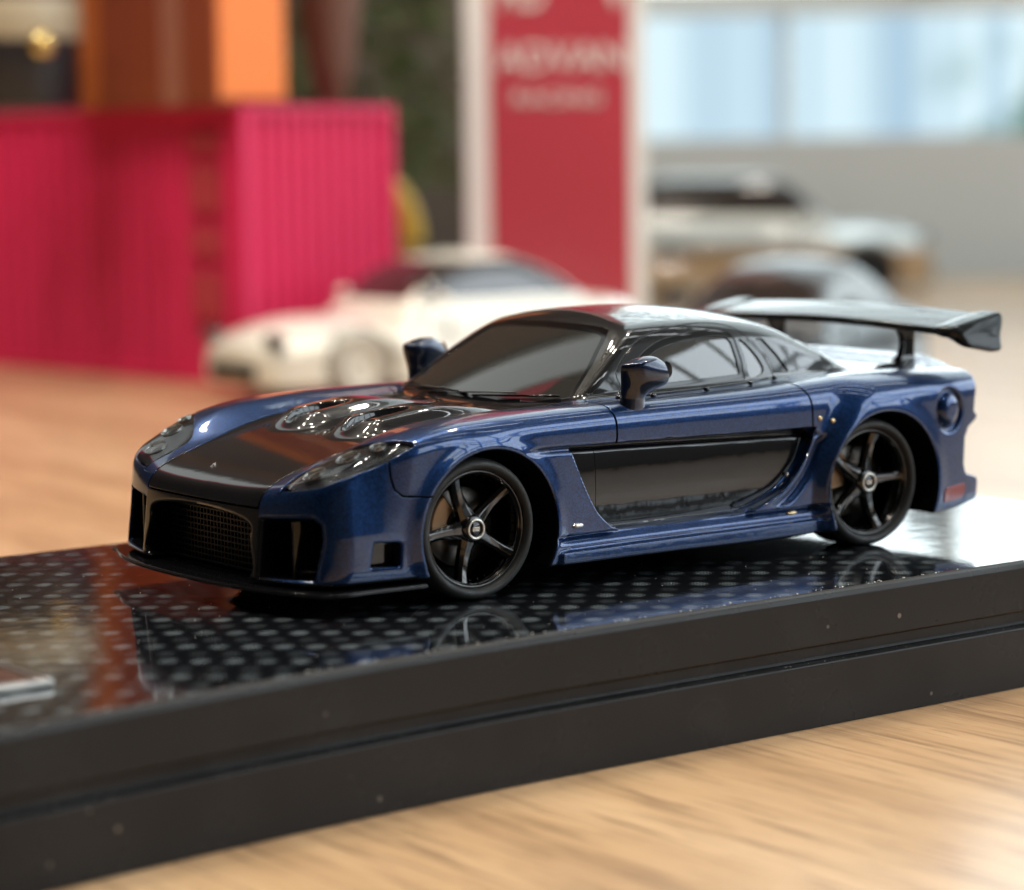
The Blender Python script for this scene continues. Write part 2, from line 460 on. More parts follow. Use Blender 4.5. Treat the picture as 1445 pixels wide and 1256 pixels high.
# ------------------------------------------------------------------ the blue car
car = empty('sports_car_model', (0, 0, 0), 'dark blue wide-body sports coupe with black bonnet and big rear wing on the glossy base', 'model car')
H0 = surface_net(F, (-2.30, 0, .06), (2.16, 1.08, 1.27), .0095)
def XZ(poly, inv=1): return lambda P, N: -inv * poly_sd(poly, P[:, 0], P[:, 2])
G = .0072
def split(M0, phi, gap=0.0):
    """inside part, outside part"""
    v = phi(M0[0], M0[2])
    return clip(M0, v - gap), clip(M0, -v - gap)
def both_sides(name, m, mat, rim=.02, centre=False, parent=None, off=0):
    """one object on each side of the car, the second one a mirror image"""
    if off: m = offset(m, off)
    r = rimmed(m, rim, centre) if rim else m
    a = mesh_obj(name, mirrored(r), mat, parent or car); b = mesh_obj(name, r, mat, parent or car)
    return a, b
def centre_part(name, m, mat, rim=.02, off=0):
    if off: m = offset(m, off)
    r = rimmed(m, rim, True) if rim else m
    return mesh_obj(name, joined(r, mirrored(r)), mat, car)

def ph_under(P, N): return np.minimum(-N[:, 2] - .6, .30 - P[:, 2])
def ph_well(P, N):
    _, rf, rr = body_parts(*P.T); return np.maximum(AF[2] + .0035 - rf, AR[2] + .0035 - rr)
under, R0 = split(H0, ph_under)
well, R0 = split(R0, ph_well)
def ph_cab(P, N): return body_parts(*P.T)[0] - cabin_part(*P.T)
cab, low = split(R0, ph_cab)
# openings of the nose and the small duct behind it
def inner_front(P): return P[:, 0] - (XP(P[:, 1]) + .11*(P[:, 2] - .13)) - .022
def ph_grille(P, N): q = poly_sd(GRILLE, P[:, 1], P[:, 2]); return np.minimum(np.maximum(-q - .001, np.minimum(.012 - q, inner_front(P))), -1.85 - P[:, 0])
def ph_duct(P, N): q = poly_sd(DUCT, P[:, 1], P[:, 2]); return np.minimum(np.maximum(-q - .001, np.minimum(.012 - q, inner_front(P))), -1.6 - P[:, 0])
def ph_small(P, N): return np.minimum(-poly_sd(SMALL_DUCT, P[:, 0], P[:, 2]), P[:, 1] - .7)
gri, low = split(low, ph_grille); duc, low = split(low, ph_duct); sma, low = split(low, ph_small)
centre_part('underbody', joined(under, well), M['well'], 0)
centre_part('grille_cavity', gri, M['gloss'], 0)
both_sides('bumper_duct', duc, M['gloss'], 0)
both_sides('brake_duct', sma, M['gloss'], 0)

# --- greenhouse
WS = [(-.3,1.152),(.0,1.152),(.25,1.147),(.40,1.138),(.458,1.126),(.492,1.098),(.590,.977),(.660,.855),(.662,.834),(.64,.818),(.3,.80),(-.3,.80)]
SW = smooth_poly([(-.165,.865),(-.10,.965),(-.013,1.026),(.108,1.073),(.284,1.099),(.486,1.108),(.575,1.09)], 4, False).tolist() + [(.607,1.055),(.604,.95),(.585,.857),(.3,.852),(-.06,.844)]
Q1 = smooth_poly([(.628,1.045),(.632,.96),(.622,.868),(.70,.872),(.742,.895),(.735,.94),(.70,1.0),(.655,1.045)], 3)
Q2 = [(.755,1.045),(.80,.95),(.80,.872),(.94,.872),(.885,.96),(.81,1.045)]
RG = [(.98,-.2),(.96,.30),(1.00,.46),(1.10,.485),(1.42,.36),(1.56,.20),(1.60,-.2)]
def ph_ws(P, N): return np.minimum(-poly_sd(WS, P[:, 1], P[:, 2]), .03 - P[:, 0])
def ph_sw(P, N): return np.minimum(-poly_sd(SW, P[:, 0], P[:, 2]), P[:, 1] - .45)
wsh, cab = split(cab, ph_ws)
wpane, wrim = split(wsh, lambda P, N: ph_ws(P, N) - .022)
sid, cab = split(cab, ph_sw)
span_, srim = split(sid, lambda P, N: ph_sw(P, N) - .030)
q1, cab = split(cab, lambda P, N: np.minimum(-poly_sd(Q1, P[:, 0], P[:, 2]), P[:, 1] - .45))
q2, cab = split(cab, lambda P, N: np.minimum(-poly_sd(Q2, P[:, 0], P[:, 2]), P[:, 1] - .45))
rgl, cab = split(cab, lambda P, N: np.minimum(-poly_sd(RG, P[:, 0], P[:, 1]), P[:, 2] - .85))
# door frame seam over the side window
seam = smooth_poly([(-.33,.800),(-.215,.865),(-.215,.94),(-.11,1.03),(.01,1.090),(.196,1.126),(.423,1.138),(.60,1.117),(.69,1.062),(.765,.965),(.80,.86)], 3, False).tolist()
door_fr, cab = split(cab, lambda P, N: np.minimum(np.minimum(-poly_sd(seam + [(.80,.80),(-.36,.80)], P[:, 0], P[:, 2]), P[:, 1] - .45), 1), .003)
centre_part('roof', cab, M['black'], .02)
both_sides('door_window_frame', door_fr, M['black'], .012)
wo = centre_part('windshield', wpane, M['glass'], 0, -.006)
centre_part('windshield_seal', wrim, M['gloss'], .015, -.003)
both_sides('side_window', span_, M['glass'], 0, off=-.010)
both_sides('window_seal', srim, M['gloss'], .016, off=-.004)
both_sides('quarter_window', q1, M['glass'], .01, off=-.008)
both_sides('rear_quarter_vent', q2, M['gloss'], .01, off=-.008)
centre_part('rear_window', rgl, M['glass'], .01, -.006)

# --- lower body
HOOD = smooth_poly([(-2.30,.500),(-2.08,.492),(-1.95,.485),(-1.80,.50),(-1.6,.525),(-1.4,.545),(-1.1,.545),(-.8,.565),(-.62,.585)], 4, False).tolist() + [(-.58,.57),(-.545,.62),(-.40,.70),(-.2,.70),(-.2,-.3),(-2.30,-.3)]
def ph_hood(P, N): return np.minimum(-poly_sd(HOOD, P[:, 0], P[:, 1]), np.where(P[:, 0] < -1.9, P[:, 2] - .452, 1))
LAMP = smooth_poly([(-1.575,.905),(-1.66,.80),(-1.74,.66),(-1.82,.585),(-1.93,.565),(-2.035,.600),(-2.035,.665),(-1.985,.775),(-1.90,.850),(-1.78,.895),(-1.66,.925)], 4)
LZ = Spline((-2.06,.530),(-2.01,.552),(-1.93,.590),(-1.80,.628),(-1.70,.662),(-1.63,.695),(-1.565,.722))
LS = Spline((-2.06,.640),(-2.03,.600),(-1.95,.572),(-1.85,.568),(-1.77,.625),(-1.70,.735),(-1.63,.845),(-1.56,.925))
def ph_lamp(P, N): return smin(smin(smin(P[:, 2] - LZ(P[:, 0]), P[:, 1] - LS(P[:, 0]), .03), P[:, 0] + 2.045, .02), -1.56 - P[:, 0], .01)
def ph_nose(P, N): return np.maximum(np.minimum(np.maximum(.497 - P[:, 1], np.minimum(.530 - P[:, 1], .412 - P[:, 2])), -1.75 - P[:, 0]), np.minimum(.150 - P[:, 2], -1.56 - P[:, 0]))
BUMP = [(-2.6,.0),(-1.2,0),(-1.2,.494),(-1.5,.494),(-1.635,.506),(-1.672,.535),(-1.69,.60),(-1.695,.70),(-1.80,.655),(-1.92,.60),(-2.03,.548),(-2.08,.52),(-2.6,.50)]
SKIRT = [(-.82,.0),(-.82,.262),(-.47,.250),(-.40,.236),(.38,.240),(.50,.262),(.66,.262),(.885,.235),(.93,.20),(.93,0)]
DOOR = smooth_poly([(-.47,.90),(-.440,.82),(-.428,.74),(-.428,.66),(-.45,.62)], 4, False).tolist() + [(-.505,.60),(-.50,.56),(.79,.56),(.803,.60)] + smooth_poly([(.803,.66),(.797,.75),(.775,.81),(.72,.90)], 4, False).tolist()
hood, low = split(low, ph_hood, G)
lamp, low = split(low, ph_lamp, .003)
nose, low = split(low, ph_nose)
LIN_ = Lin((-2.3,.30),(-2.075,.30),(-2.055,.60),(-1.93,.57),(-1.82,.60),(-1.74,.68),(-1.66,.83),(-1.57,.93))
bump, low = split(low, lambda P, N: np.minimum(-poly_sd(BUMP, P[:, 0], P[:, 2]), P[:, 1] - LIN_(P[:, 0])), G)
panel, low = split(low, lambda P, N: np.minimum(np.minimum(-poly_sd(RECESS, P[:, 0], P[:, 2]) - .0075, P[:, 1] - .5), 1))
skirt, low = split(low, lambda P, N: np.minimum(-poly_sd(SKIRT, P[:, 0], P[:, 2]), P[:, 1] - .5))
door, low = split(low, lambda P, N: np.minimum(-poly_sd(DOOR, P[:, 0], P[:, 2]), P[:, 1] - .66), G)
fend, rear = split(low, lambda P, N: .2 - P[:, 0])
deck, rear = split(rear, lambda P, N: np.minimum(np.minimum(.70 + .1 * (P[:, 0] - 1.3) - P[:, 1], P[:, 0] - .8), P[:, 2] - .73), G)
pf, pd = split(panel, lambda P, N: -.507 - P[:, 0], .003)
hood_o = centre_part('bonnet', hood, M['black'], .02)
centre_part('nose_panel', nose, M['black'], .02)
both_sides('front_bumper', bump, M['blue'], .02)
both_sides('side_skirt', skirt, M['blue'], 0)
doors = both_sides('door', door, M['blue'], .02)
both_sides('door_panel', pd, M['black'], .012)
both_sides('fender_panel', pf, M['black'], .012)
both_sides('front_fender', fend, M['blue'], .02)
both_sides('rear_quarter', rear, M['blue'], .02)
centre_part('tail_deck', deck, M['blue'], .02)
# headlight: clear cover over a sunk bowl
bowl = offset(lamp, -.035)
for sgn, (cov, bw) in enumerate(((mirrored(offset(lamp, -.002)), mirrored(bowl)), (offset(lamp, -.002), bowl))):
    h = mesh_obj('headlight', cov, M['clear'], car)
    mesh_obj('lamp_bowl', bw, M['lampin'], h)
    sy = -1 if sgn == 0 else 1
    for (lx, ly, lz, rr_) in ((-1.93, .70, .60, .050), (-1.80, .77, .67, .050), (-1.69, .84, .71, .034)):
        V, Fc = lathe([(0, .012), (rr_*.6, .009), (rr_*.9, .0), (rr_, -.01), (rr_*1.1, .004), (rr_*1.1, -.03)], 28, 'x')
        o = pyd('lamp_reflector', [(-v[0], v[1], v[2]) for v in V], [f[::-1] for f in Fc], M['silver'], h, smooth=True)
        q = np.array([lx, ly, lz])
        for _ in range(8): gq = grad(F, q[None], .004)[0]; q = q - gq * F(*q) / (gq @ gq)
        gq = gq / np.linalg.norm(gq); q = q - gq * .026
        o.location = (q[0], sy*q[1], q[2]); o.rotation_euler = Vector((gq[0], sy*gq[1], gq[2])).to_track_quat('X', 'Z').to_euler()
# ------------------------------------------------------------------ wheels
def spoke_mesh(ang):
    st = [(.028,.042,.026),(.06,.042,.028),(.10,.034,.036),(.15,.029,.040),(.20,.027,.034),(.245,.031,.018)]   # radius, half width, depth of the crest
    V, Fc = [], []; ca, sa = math.cos(ang), math.sin(ang)
    for r, w, h in st:
        for u, d in ((-w, h+.04), (-w, h+.014), (-.42*w, h), (.42*w, h), (w, h+.014), (w, h+.04)):
            V.append((r*ca - u*sa, d, r*sa + u*ca))
    for i in range(len(st)-1):
        for k in range(5): Fc.append((i*6+k, i*6+k+1, (i+1)*6+k+1, (i+1)*6+k))
    return V, Fc
def make_wheel(base_ang):
    w = empty('wheel')
    ty = [(.262,.030),(.267,.002),(.276,-.014),(.290,-.020),(.304,-.014),(.314,.002),(.3195,.024),(.320,.045),(.320,.085),(.316,.088),(.316,.096),(.320,.099),(.320,.150),(.316,.153),(.316,.161),(.320,.164),(.320,.215),(.312,.238),(.285,.25),(.262,.245)]
    pyd('tyre', *lathe(ty, 96), M['tyre'], w, smooth=True)
    rm = [(.2655,.028),(.2665,.012),(.2625,.006),(.2565,.006),(.2525,.011),(.2505,.016),(.2480,.019),(.2455,.020),(.2440,.05),(.2400,.12),(.2380,.21),(.230,.212)]
    rim = pyd('rim', *lathe(rm, 96), M['rim'], w, smooth=True)
    G_ = [boxg((-.006,-.0,-.004), (.006,.010,.004))] * 0
    V, Fc = [], []
    for i in range(36):
        a = 2*math.pi*i/36; ca, sa = math.cos(a), math.sin(a)
        v, f = lathe([(0,-.0),(.004,.0),(.005,.006)], 6, 'x'); o = len(V)
        for q in v: V.append(((.2415 - q[0])*ca - q[1]*sa, .055 + q[2]*1.0, (.2415 - q[0])*sa + q[1]*ca))
        Fc += [tuple(k+o for k in t) for t in f]
    pyd('rim_stud', V, Fc, M['rim'], w, smooth=True)['kind'] = 'stuff'
    for i in range(5):
        o = pyd('spoke', *spoke_mesh(base_ang + i*2*math.pi/5), M['rim'], w, bevel=.0035, angle=25)
    pyd('hub', *lathe([(0,.014),(.050,.014),(.060,.022),(.068,.040),(.070,.09)], 40), M['rim'], w, smooth=True)
    nut = pyd('hub_nut', *lathe([(.036,.020),(.036,.004),(.038,.001),(.046,.001),(.048,.004),(.048,.030)], 40), M['nut'], w, smooth=True)
    pyd('hub_cap', *lathe([(0,.006),(.030,.007),(.0365,.012)], 32), M['gloss'], nut, smooth=True)
    bars = merge(*[boxg((-.018, .003, z0), (.018, .0062, z0+.0036)) for z0 in (-.008, -.001, .006)])
    pyd('cap_mark', *bars, M['silver'], nut)
    pyd('brake_disc', *lathe([(.05,.12),(.075,.118),(.08,.135),(.10,.135),(.178,.135),(.181,.139),(.181,.155)], 64), M['disc'], w, smooth=True)
    pyd('wheel_back', *lathe([(0,.175),(.10,.175),(.244,.18)], 48), M['well'], w, smooth=True)
    V, Fc = [], []
    for i in range(9):
        a = math.radians(128 + i*7.5); ca, sa = math.cos(a), math.sin(a)
        for r, d in ((.10,.13),(.105,.088),(.185,.084),(.196,.092),(.196,.135)): V.append((r*ca, d, r*sa))
    for i in range(8):
        for k in range(4): Fc.append((i*5+k, i*5+k+1, (i+1)*5+k+1, (i+1)*5+k))
    Fc += [tuple(range(5)), tuple(40+k for k in range(5))[::-1]]
    pyd('brake_caliper', V, Fc, M['caliper'], w, bevel=.004)
    return w
YW = -.925
wf = make_wheel(math.radians(-176)); wf.parent = car; wf.location = (-1.228, YW, .32)
wr = make_wheel(math.radians(2)); wr.parent = car; wr.location = (1.19, YW - .018, .32)
wf2 = copy_tree(wf, car); wf2.location = (-1.228, -YW, .32); wf2.rotation_euler = (0, 0, math.pi)
wr2 = copy_tree(wr, car); wr2.location = (1.19, -YW + .018, .32); wr2.rotation_euler = (0, 0, math.pi)

# ------------------------------------------------------------------ rear wing, mirrors
def wing_sdf(x, y, z):
    s = np.abs(y)
    cx = 1.870 + .02*np.cos(np.minimum(s, 1.1)*1.4)
    zc = 1.068 + .030*np.cos(s*1.55) + (x - cx)*.17 + .55*np.maximum(x - cx - .08, 0)**2
    u = (x - cx)/.18
    th = .009 + .012*np.sqrt(np.maximum(1 - ((u + .2)/1.2)**2, 0)) + .0*s
    f = smax(np.abs(z - zc) - th, np.abs(x - cx) - .178, .016)
    f = smax(f, s - 1.00, .02)
    # drooping tips
    q = s - .985
    px = np.abs(x - 1.885) - (.155 - .35*np.maximum(1.06 - z, 0))
    pz = np.maximum(z - (zc + .002), (.935 + .20*np.maximum(1.92 - x, 0)) - z)
    e = smax(smax(np.abs(q + .55*(z - 1.06)*1.0) - .040, px, .03), pz, .03)
    return smin(f, e, .085)
wing = sdf_obj('rear_wing', wing_sdf, (1.64, 0, .92), (2.12, 1.12, 1.20), .0075, M['wingblack'], car, half=True)
def strut_sdf(x, y, z):
    t = np.clip((z - .82) / .25, 0, 1)
    xc = 1.850 + .02*t + .035*np.sin(t*math.pi)
    hw = .085 - .040*np.sin(np.clip(t*1.0, 0, 1)*math.pi) 
    f = smax(smax(np.abs(x - xc) - hw, np.abs(y - .50) - .016 - .014*(1 - t)**3, .012), np.abs(z - .942) - .135, .01)
    foot = np.sqrt(((x - 1.855)/1.6)**2 + ((y - .5)/.55)**2 + ((z - .835)/.25)**2)*.25 - .030
    return smin(f, foot, .03)
m_ = surface_net(strut_sdf, (1.66, .42, .78), (2.06, .60, 1.09), .008, False)
mesh_obj('wing_support', mirrored(m_), M['black'], wing); mesh_obj('wing_support', m_, M['black'], wing)
def mirror_sdf(x, y, z):
    # pod
    a = np.sqrt(((x + .185)/.112)**2 + ((y - .900)/.056)**2 + ((z - .958 + .16*(x + .2))/.068)**2)
    f = (a - 1)*.06
    f = smax(f, x + .100, .02)
    st = np.sqrt(((x + .278)/.062)**2 + ((y - .868 - .15*(z - .85))/.046)**2)*.04 - .04*(1 - .9*np.maximum(z - .86, 0) + .9*np.maximum(.84 - z, 0)*3)
    st = smax(st, np.maximum(z - .99, .775 - z), .01)
    return smin(f, st, .08)
m_ = surface_net(mirror_sdf, (-.44, .78, .76), (-.05, 1.02, 1.08), .008, False)
for mm in (mirrored(m_), m_):
    o = mesh_obj('wing_mirror', mm, M['mirror'], car)
V, Fc = lathe([(0, 0), (.040, 0), (.044, -.004)], 32, 'x')
for sy in (-1, 1):
    o = pyd('mirror_glass', [(v[0], v[1]*1.0, v[2]*.95) for v in V], Fc, M['silver'], car, smooth=True); o.location = (-.097, sy*.905, .962)

# ------------------------------------------------------------------ splitter, grille, lamps and trim
half = [(-2.225,0),(-2.215,.3),(-2.19,.5),(-2.14,.70),(-2.075,.86),(-2.06,.935),(-1.99,.965),(-1.80,.975),(-1.545,.995),(-1.545,.55),(-1.8,.3),(-1.85,0)]
out = smooth_poly(half[:5], 5, False).tolist() + half[5:]
full = [(x, -y) for x, y in out] + [(x, y) for x, y in out[::-1][1:-1]]
pyd('splitter', *prism(full, .098, .118), M['gloss'], car, bevel=.006)
bars = []
for i in range(31):
    y = -.45 + i*.03; bars.append(boxg((-2.0, y-.0035, .13), (-1.988, y+.0035, .43)))
for k in range(11):
    z = .14 + k*.027; bars.append(boxg((-2.003, -.455, z-.003), (-1.991, .455, z+.003)))
pyd('grille_mesh', *merge(*bars), M['mesh'], car)
for sy in (-1, 1):
    fin = pyd('duct_fin', [(-2.03,sy*.655,.15),(-1.86,sy*.70,.15),(-1.86,sy*.70,.415),(-2.03,sy*.655,.405),(-2.03,sy*.670,.15),(-1.86,sy*.715,.15),(-1.86,sy*.715,.415),(-2.03,sy*.670,.405)],
              [(0,3,2,1),(4,5,6,7),(0,1,5,4),(1,2,6,5),(2,3,7,6),(3,0,4,7)], M['gloss'], car, bevel=.003)
def blob(name, c, r, mat_, n=20, parent=None, rot=(0, 0, 0)):
    prof = [(math.sin(t*math.pi/8), -math.cos(t*math.pi/8)) for t in range(9)]
    V, Fc = lathe(prof, n, 'z'); V = [(v[0]*r[0], v[1]*r[1], v[2]*r[2]) for v in V]
    o = pyd(name, V, Fc, mat_, parent or car, smooth=True); o.location = c; o.rotation_euler = rot; return o
def side_y(x, z):
    ys = np.linspace(1.08, .70, 400); v = F(x + 0*ys, ys, z + 0*ys); return float(ys[np.argmax(v < 0)]) + .001
for sy in (-1, 1):
    blob('side_lamp', (-.670, sy*side_y(-.670, .284), .284), (.034, .012, .013), M['silver'])
    blob('side_marker', (.672, sy*side_y(.672, .213), .213), (.036, .014, .012), M['gold'])
    blob('rivet', (.677, sy*side_y(.677, .397), .397), (.010, .009, .014), M['silver'])
    blob('rivet', (.849, sy*side_y(.849, .664), .664), (.013, .009, .013), M['gold'])
    blob('rivet', (.922, sy*side_y(.922, .649), .649), (.014, .010, .013), M['gold'])
REFL = [(1.663,.180),(1.80,.192),(1.826,.215),(1.832,.262),(1.69,.250),(1.668,.232)]
rp, _ = split(rear, XZ(REFL)); both_sides('rear_reflector', rp, M['red'], rim=.012, off=.006)
LAMPR = [(1.712 + .058*math.cos(a), .648 + .070*math.sin(a)) for a in np.linspace(0, 2*math.pi, 32, endpoint=False)]
# black strip under the side glass with small posts
for sy in (-1, 1):
    pts = [(-.30,.775,.835),(-.09,.772,.838),(.12,.762,.840),(.35,.750,.844),(.57,.730,.850),(.72,.705,.856)]
    o = pyd('window_sill_trim', *tube([(x, sy*y, z) for x, y, z in pts], .0075, 8), M['gloss'], car, smooth=True)
    for x, y, z in ((-.085,.790,.832),(.265,.770,.838),(.575,.742,.846),(.770,.700,.855)):
        blob('trim_post', (x, sy*y, z), (.018, .012, .012), M['gloss'], 12)
# small silver badge on the bonnet
bd_ = pyd('bonnet_badge', *merge(([(-.020,-.003,0),(.018,.010,0),(.020,.016,0),(-.018,.004,0),(-.020,-.003,.003),(.018,.010,.003),(.020,.016,.003),(-.018,.004,.003)], boxg((0,0,0),(1,1,1))[1]),
    ([(-.006,-.014,0),(.001,-.014,0),(.012,.020,0),(.006,.020,0),(-.006,-.014,.003),(.001,-.014,.003),(.012,.020,.003),(.006,.020,.003)], boxg((0,0,0),(1,1,1))[1])), M['silver'], car)
gb = grad(F, np.array([[-1.955, .12, .575]]), .004)[0]; gb = Vector(gb).normalized()
pb = np.array([-1.955, .12, .575])
for _ in range(6): pb = pb - np.array(gb) * F(*pb)
bd_.location = Vector(pb) + gb*.001; bd_.rotation_euler = gb.to_track_quat('Z', 'X').to_euler()
# wipers
for pts in ([(-.600,.56,.812),(-.585,.35,.826),(-.590,.10,.830),(-.612,-.02,.822)], [(-.606,-.05,.820),(-.598,-.25,.832),(-.560,-.45,.840),(-.500,-.60,.845)]):
    wpr = pyd('wiper', *tube(pts, .0055, 8), M['gloss'], car, smooth=True)
    p = pts[1:3]; 
    pyd('wiper_blade', *tube([(q[0]-.006, q[1]+.1, q[2]+.009) for q in pts[:3]], .004, 6), M['satin'], wpr, smooth=True)
# cabin interior seen dimly through the glass
def squircle(c, r):
    return lambda x, y, z: ((np.abs((x-c[0])/r[0])**3 + np.abs((y-c[1])/r[1])**3 + np.abs((z-c[2])/r[2])**3)**(1/3.) - 1)*min(r)
inner = box('cabin_floor', (-.60, -.62, .55), (1.0, .62, .66), M['seat'], car)
dash = pyd('dashboard', *merge(boxg((-.60,-.60,.66), (-.20,.60,.775))), M['seat'], car, bevel=.03)
for sy in (-1, 1):
    def seat_sdf(x, y, z, sy=sy):
        b = squircle((.30, sy*.30, .80), (.09, .20, .26))(x - .25*(z-.8), y, z)
        return smin(b, squircle((.10, sy*.30, .66), (.24, .21, .08))(x, y, z), .05)
    m_ = surface_net(seat_sdf, (-.2, sy*.30-.26, .55), (.55, sy*.30+.26, 1.10), .02, False)
    mesh_obj('seat', m_, M['seat'], car)
ring = [(-.16 - .05*math.sin(a), .31 + .155*math.cos(a), .83 + .15*math.sin(a)) for a in np.linspace(0, 2*math.pi, 40, endpoint=False)]
pyd('steering_wheel', *tube(ring, .011, 8, True), M['satin'], car, smooth=True)
# small moulded mounting lug under the nose
# ------------------------------------------------------------------ display base with carbon print, name plate
def carbon():
    m, nt, b = new_mat('printed carbon weave under gloss'); setp(b, rough=.09, spec=.6, coat=.6, coatr=.03)
    v = obj_coords(nt)
    sx = node(nt, 'ShaderNodeSeparateXYZ'); nt.links.new(v, sx.inputs[0])
    def mth(op, a, bb=None, c=None):
        n = node(nt, 'ShaderNodeMath', operation=op)
        for i, q in enumerate((a, bb, c)):
            if q is None: continue
            if isinstance(q, (int, float)): n.inputs[i].default_value = q
            else: nt.links.new(q, n.inputs[i])
        return n.outputs[0]
    X, Y = sx.outputs[0], sx.outputs[1]
    c_, s_ = .752, -.659
    U = mth('DIVIDE', mth('ADD', mth('MULTIPLY', X, c_), mth('MULTIPLY', Y, s_)), .1335)
    W_ = mth('DIVIDE', mth('ADD', mth('MULTIPLY', X, -s_), mth('MULTIPLY', Y, c_)), .306)
    row = mth('FLOOR', W_)
    U3 = mth('ADD', U, .5)
    fu3 = mth('SUBTRACT', mth('FRACT', U3), .5); fw3 = mth('SUBTRACT', mth('FRACT', mth('ADD', W_, .5)), .5)
    d3 = mth('SQRT', mth('ADD', mth('POWER', mth('MULTIPLY', fu3, 2.6), 2), mth('POWER', mth('MULTIPLY', fw3, 4.4), 2)))
    U2 = mth('ADD', U, mth('MULTIPLY', row, -.12))
    fu = mth('SUBTRACT', mth('FRACT', U2), .5); fw_ = mth('SUBTRACT', mth('FRACT', W_), .5)
    d = mth('SQRT', mth('ADD', mth('POWER', mth('MULTIPLY', fu, 2.45), 2), mth('POWER', mth('MULTIPLY', fw_, 4.4), 2)))
    mr = node(nt, 'ShaderNodeMapRange', interpolation_type='SMOOTHSTEP'); nt.links.new(d, mr.inputs[0])
    mr.inputs['From Min'].default_value = 1.0; mr.inputs['From Max'].default_value = .35; mr.inputs['To Min'].default_value = 0; mr.inputs['To Max'].default_value = 1
    nz = node(nt, 'ShaderNodeTexNoise'); nz.inputs['Scale'].default_value = 9; nt.links.new(v, nz.inputs['Vector'])
    # fine threads in each tow
    wv = mth('ADD', .7, mth('MULTIPLY', .3, mth('SINE', mth('MULTIPLY', U2, 60))))
    m3 = node(nt, 'ShaderNodeMapRange', interpolation_type='SMOOTHSTEP'); nt.links.new(d3, m3.inputs[0]); m3.inputs['From Min'].default_value = 1.0; m3.inputs['From Max'].default_value = .35; m3.inputs['To Min'].default_value = 0; m3.inputs['To Max'].default_value = .28
    fac = mth('MULTIPLY', mth('MULTIPLY', mth('ADD', mr.outputs[0], m3.outputs[0]), wv), mth('MULTIPLY', nz.outputs[0], 1.5))
    mx = node(nt, 'ShaderNodeMix', data_type='RGBA'); nt.links.new(fac, mx.inputs['Factor'])
    mx.inputs['A'].default_value = (.006, .007, .009, 1); mx.inputs['B'].default_value = (.15, .18, .20, 1)
    nt.links.new(mx.outputs['Result'], b.inputs['Base Color'])
    n2 = node(nt, 'ShaderNodeTexNoise'); n2.inputs['Scale'].default_value = 5; n2.inputs['Detail'].default_value = 5; nt.links.new(v, n2.inputs['Vector'])
    add_bump(nt, b, n2.outputs[0], 1.0, .0010); add_bump(nt, b, n2.outputs[0], 1.0, .0010, coat=True)
    return m
def base_plastic():
    m, nt, b = new_mat('base black plastic'); setp(b, color=(.013, .011, .010), rough=.30, spec=.22)
    v = obj_coords(nt); rough_noise(nt, b, v, 3.0, .20, .42, 6)
    # pale dust specks
    vo = node(nt, 'ShaderNodeTexVoronoi'); vo.inputs['Scale'].default_value = 5.0; vo.inputs['Randomness'].default_value = 1; nt.links.new(v, vo.inputs['Vector'])
    mr = node(nt, 'ShaderNodeMapRange'); nt.links.new(vo.outputs['Distance'], mr.inputs[0])
    mr.inputs['From Min'].default_value = .075; mr.inputs['From Max'].default_value = .045; mr.inputs['To Min'].default_value = 0; mr.inputs['To Max'].default_value = .6
    mx = node(nt, 'ShaderNodeMix', data_type='RGBA'); nt.links.new(mr.outputs[0], mx.inputs['Factor'])
    mx.inputs['A'].default_value = (.013, .011, .010, 1); mx.inputs['B'].default_value = (.35, .30, .26, 1)
    nt.links.new(mx.outputs['Result'], b.inputs['Base Color'])
    return m
M['carbon'] = carbon(); M['base'] = base_plastic()
base = empty('display_base', (0, 0, -.617), 'black plastic display base with glossy carbon weave top and grooved side under the blue car', 'display base')
def edge_y(x):   # the near long side runs straight, then bows out a little towards its left end
    t = min(1.45, max(0.0, (-1.5 - x) / 2.6)); return -1.785 - .20 * t ** 1.6
XS = [2.95 - .02] + list(np.arange(2.8, -6.2, -.15)) + [-6.25]
prof = [(.0, -.617), (.0, -.612), (-.006, -.330), (.0, -.322), (.055, -.318), (.058, -.305), (.058, -.262), (.052, -.250), (.004, -.246), (-.002, -.238), (.0, -.035), (.008, -.014), (.03, -.004)]   # inset, height
V, Fc = [], []
def ring_pts(inset):
    pts = [(x, edge_y(x) + inset) for x in XS]
    pts[0] = (2.95 - inset, edge_y(2.9) + inset)
    pts[-1] = (-6.25 + inset, edge_y(-6.2) + inset)
    back = [(-6.25 + inset, 1.74 - inset), (2.95 - inset, 1.74 - inset)]
    return pts + back
rings = [ring_pts(i) for i, z in prof]; n = len(rings[0])
for (i, z), r in zip(prof, rings): V += [(x, y, z + .617) for x, y in r]
for k in range(len(prof)-1):
    for i in range(n):
        j = (i+1) % n; Fc.append((k*n+i, (k+1)*n+i, (k+1)*n+j, k*n+j))
Fc.append(tuple(range(n)))
top_ring = [((len(prof)-1)*n + i) for i in range(n)]
o = pyd('base_body', V, Fc, M['base'], base, smooth=True)
for p_ in o.data.polygons: p_.use_smooth = False
bm_ = o.modifiers.new('bevel', 'BEVEL'); bm_.width = .004; bm_.segments = 2; bm_.limit_method = 'ANGLE'; bm_.angle_limit = math.radians(20)
tp = [(x, y, .617) for x, y in ring_pts(.03)]; tq = [(x, y, .612) for x, y in ring_pts(.03)]
V = tp + tq; Fc = [tuple(range(n))[::-1]] + [(i, (i+1) % n, (i+1) % n + n, i + n) for i in range(n)]
o = pyd('carbon_top', V, Fc, M['carbon'], base)
plate = empty('name_plate', (-4.6, -.85, 0), 'silver edged name plate lying flat at the left end of the display base', 'name plate')
o = box('plate_face', (-.98, -.50, .002), (1.0, .60, .020), mat('plate brown print', color=(.10, .045, .035), rough=.15, coat=.8), plate)
fr = []
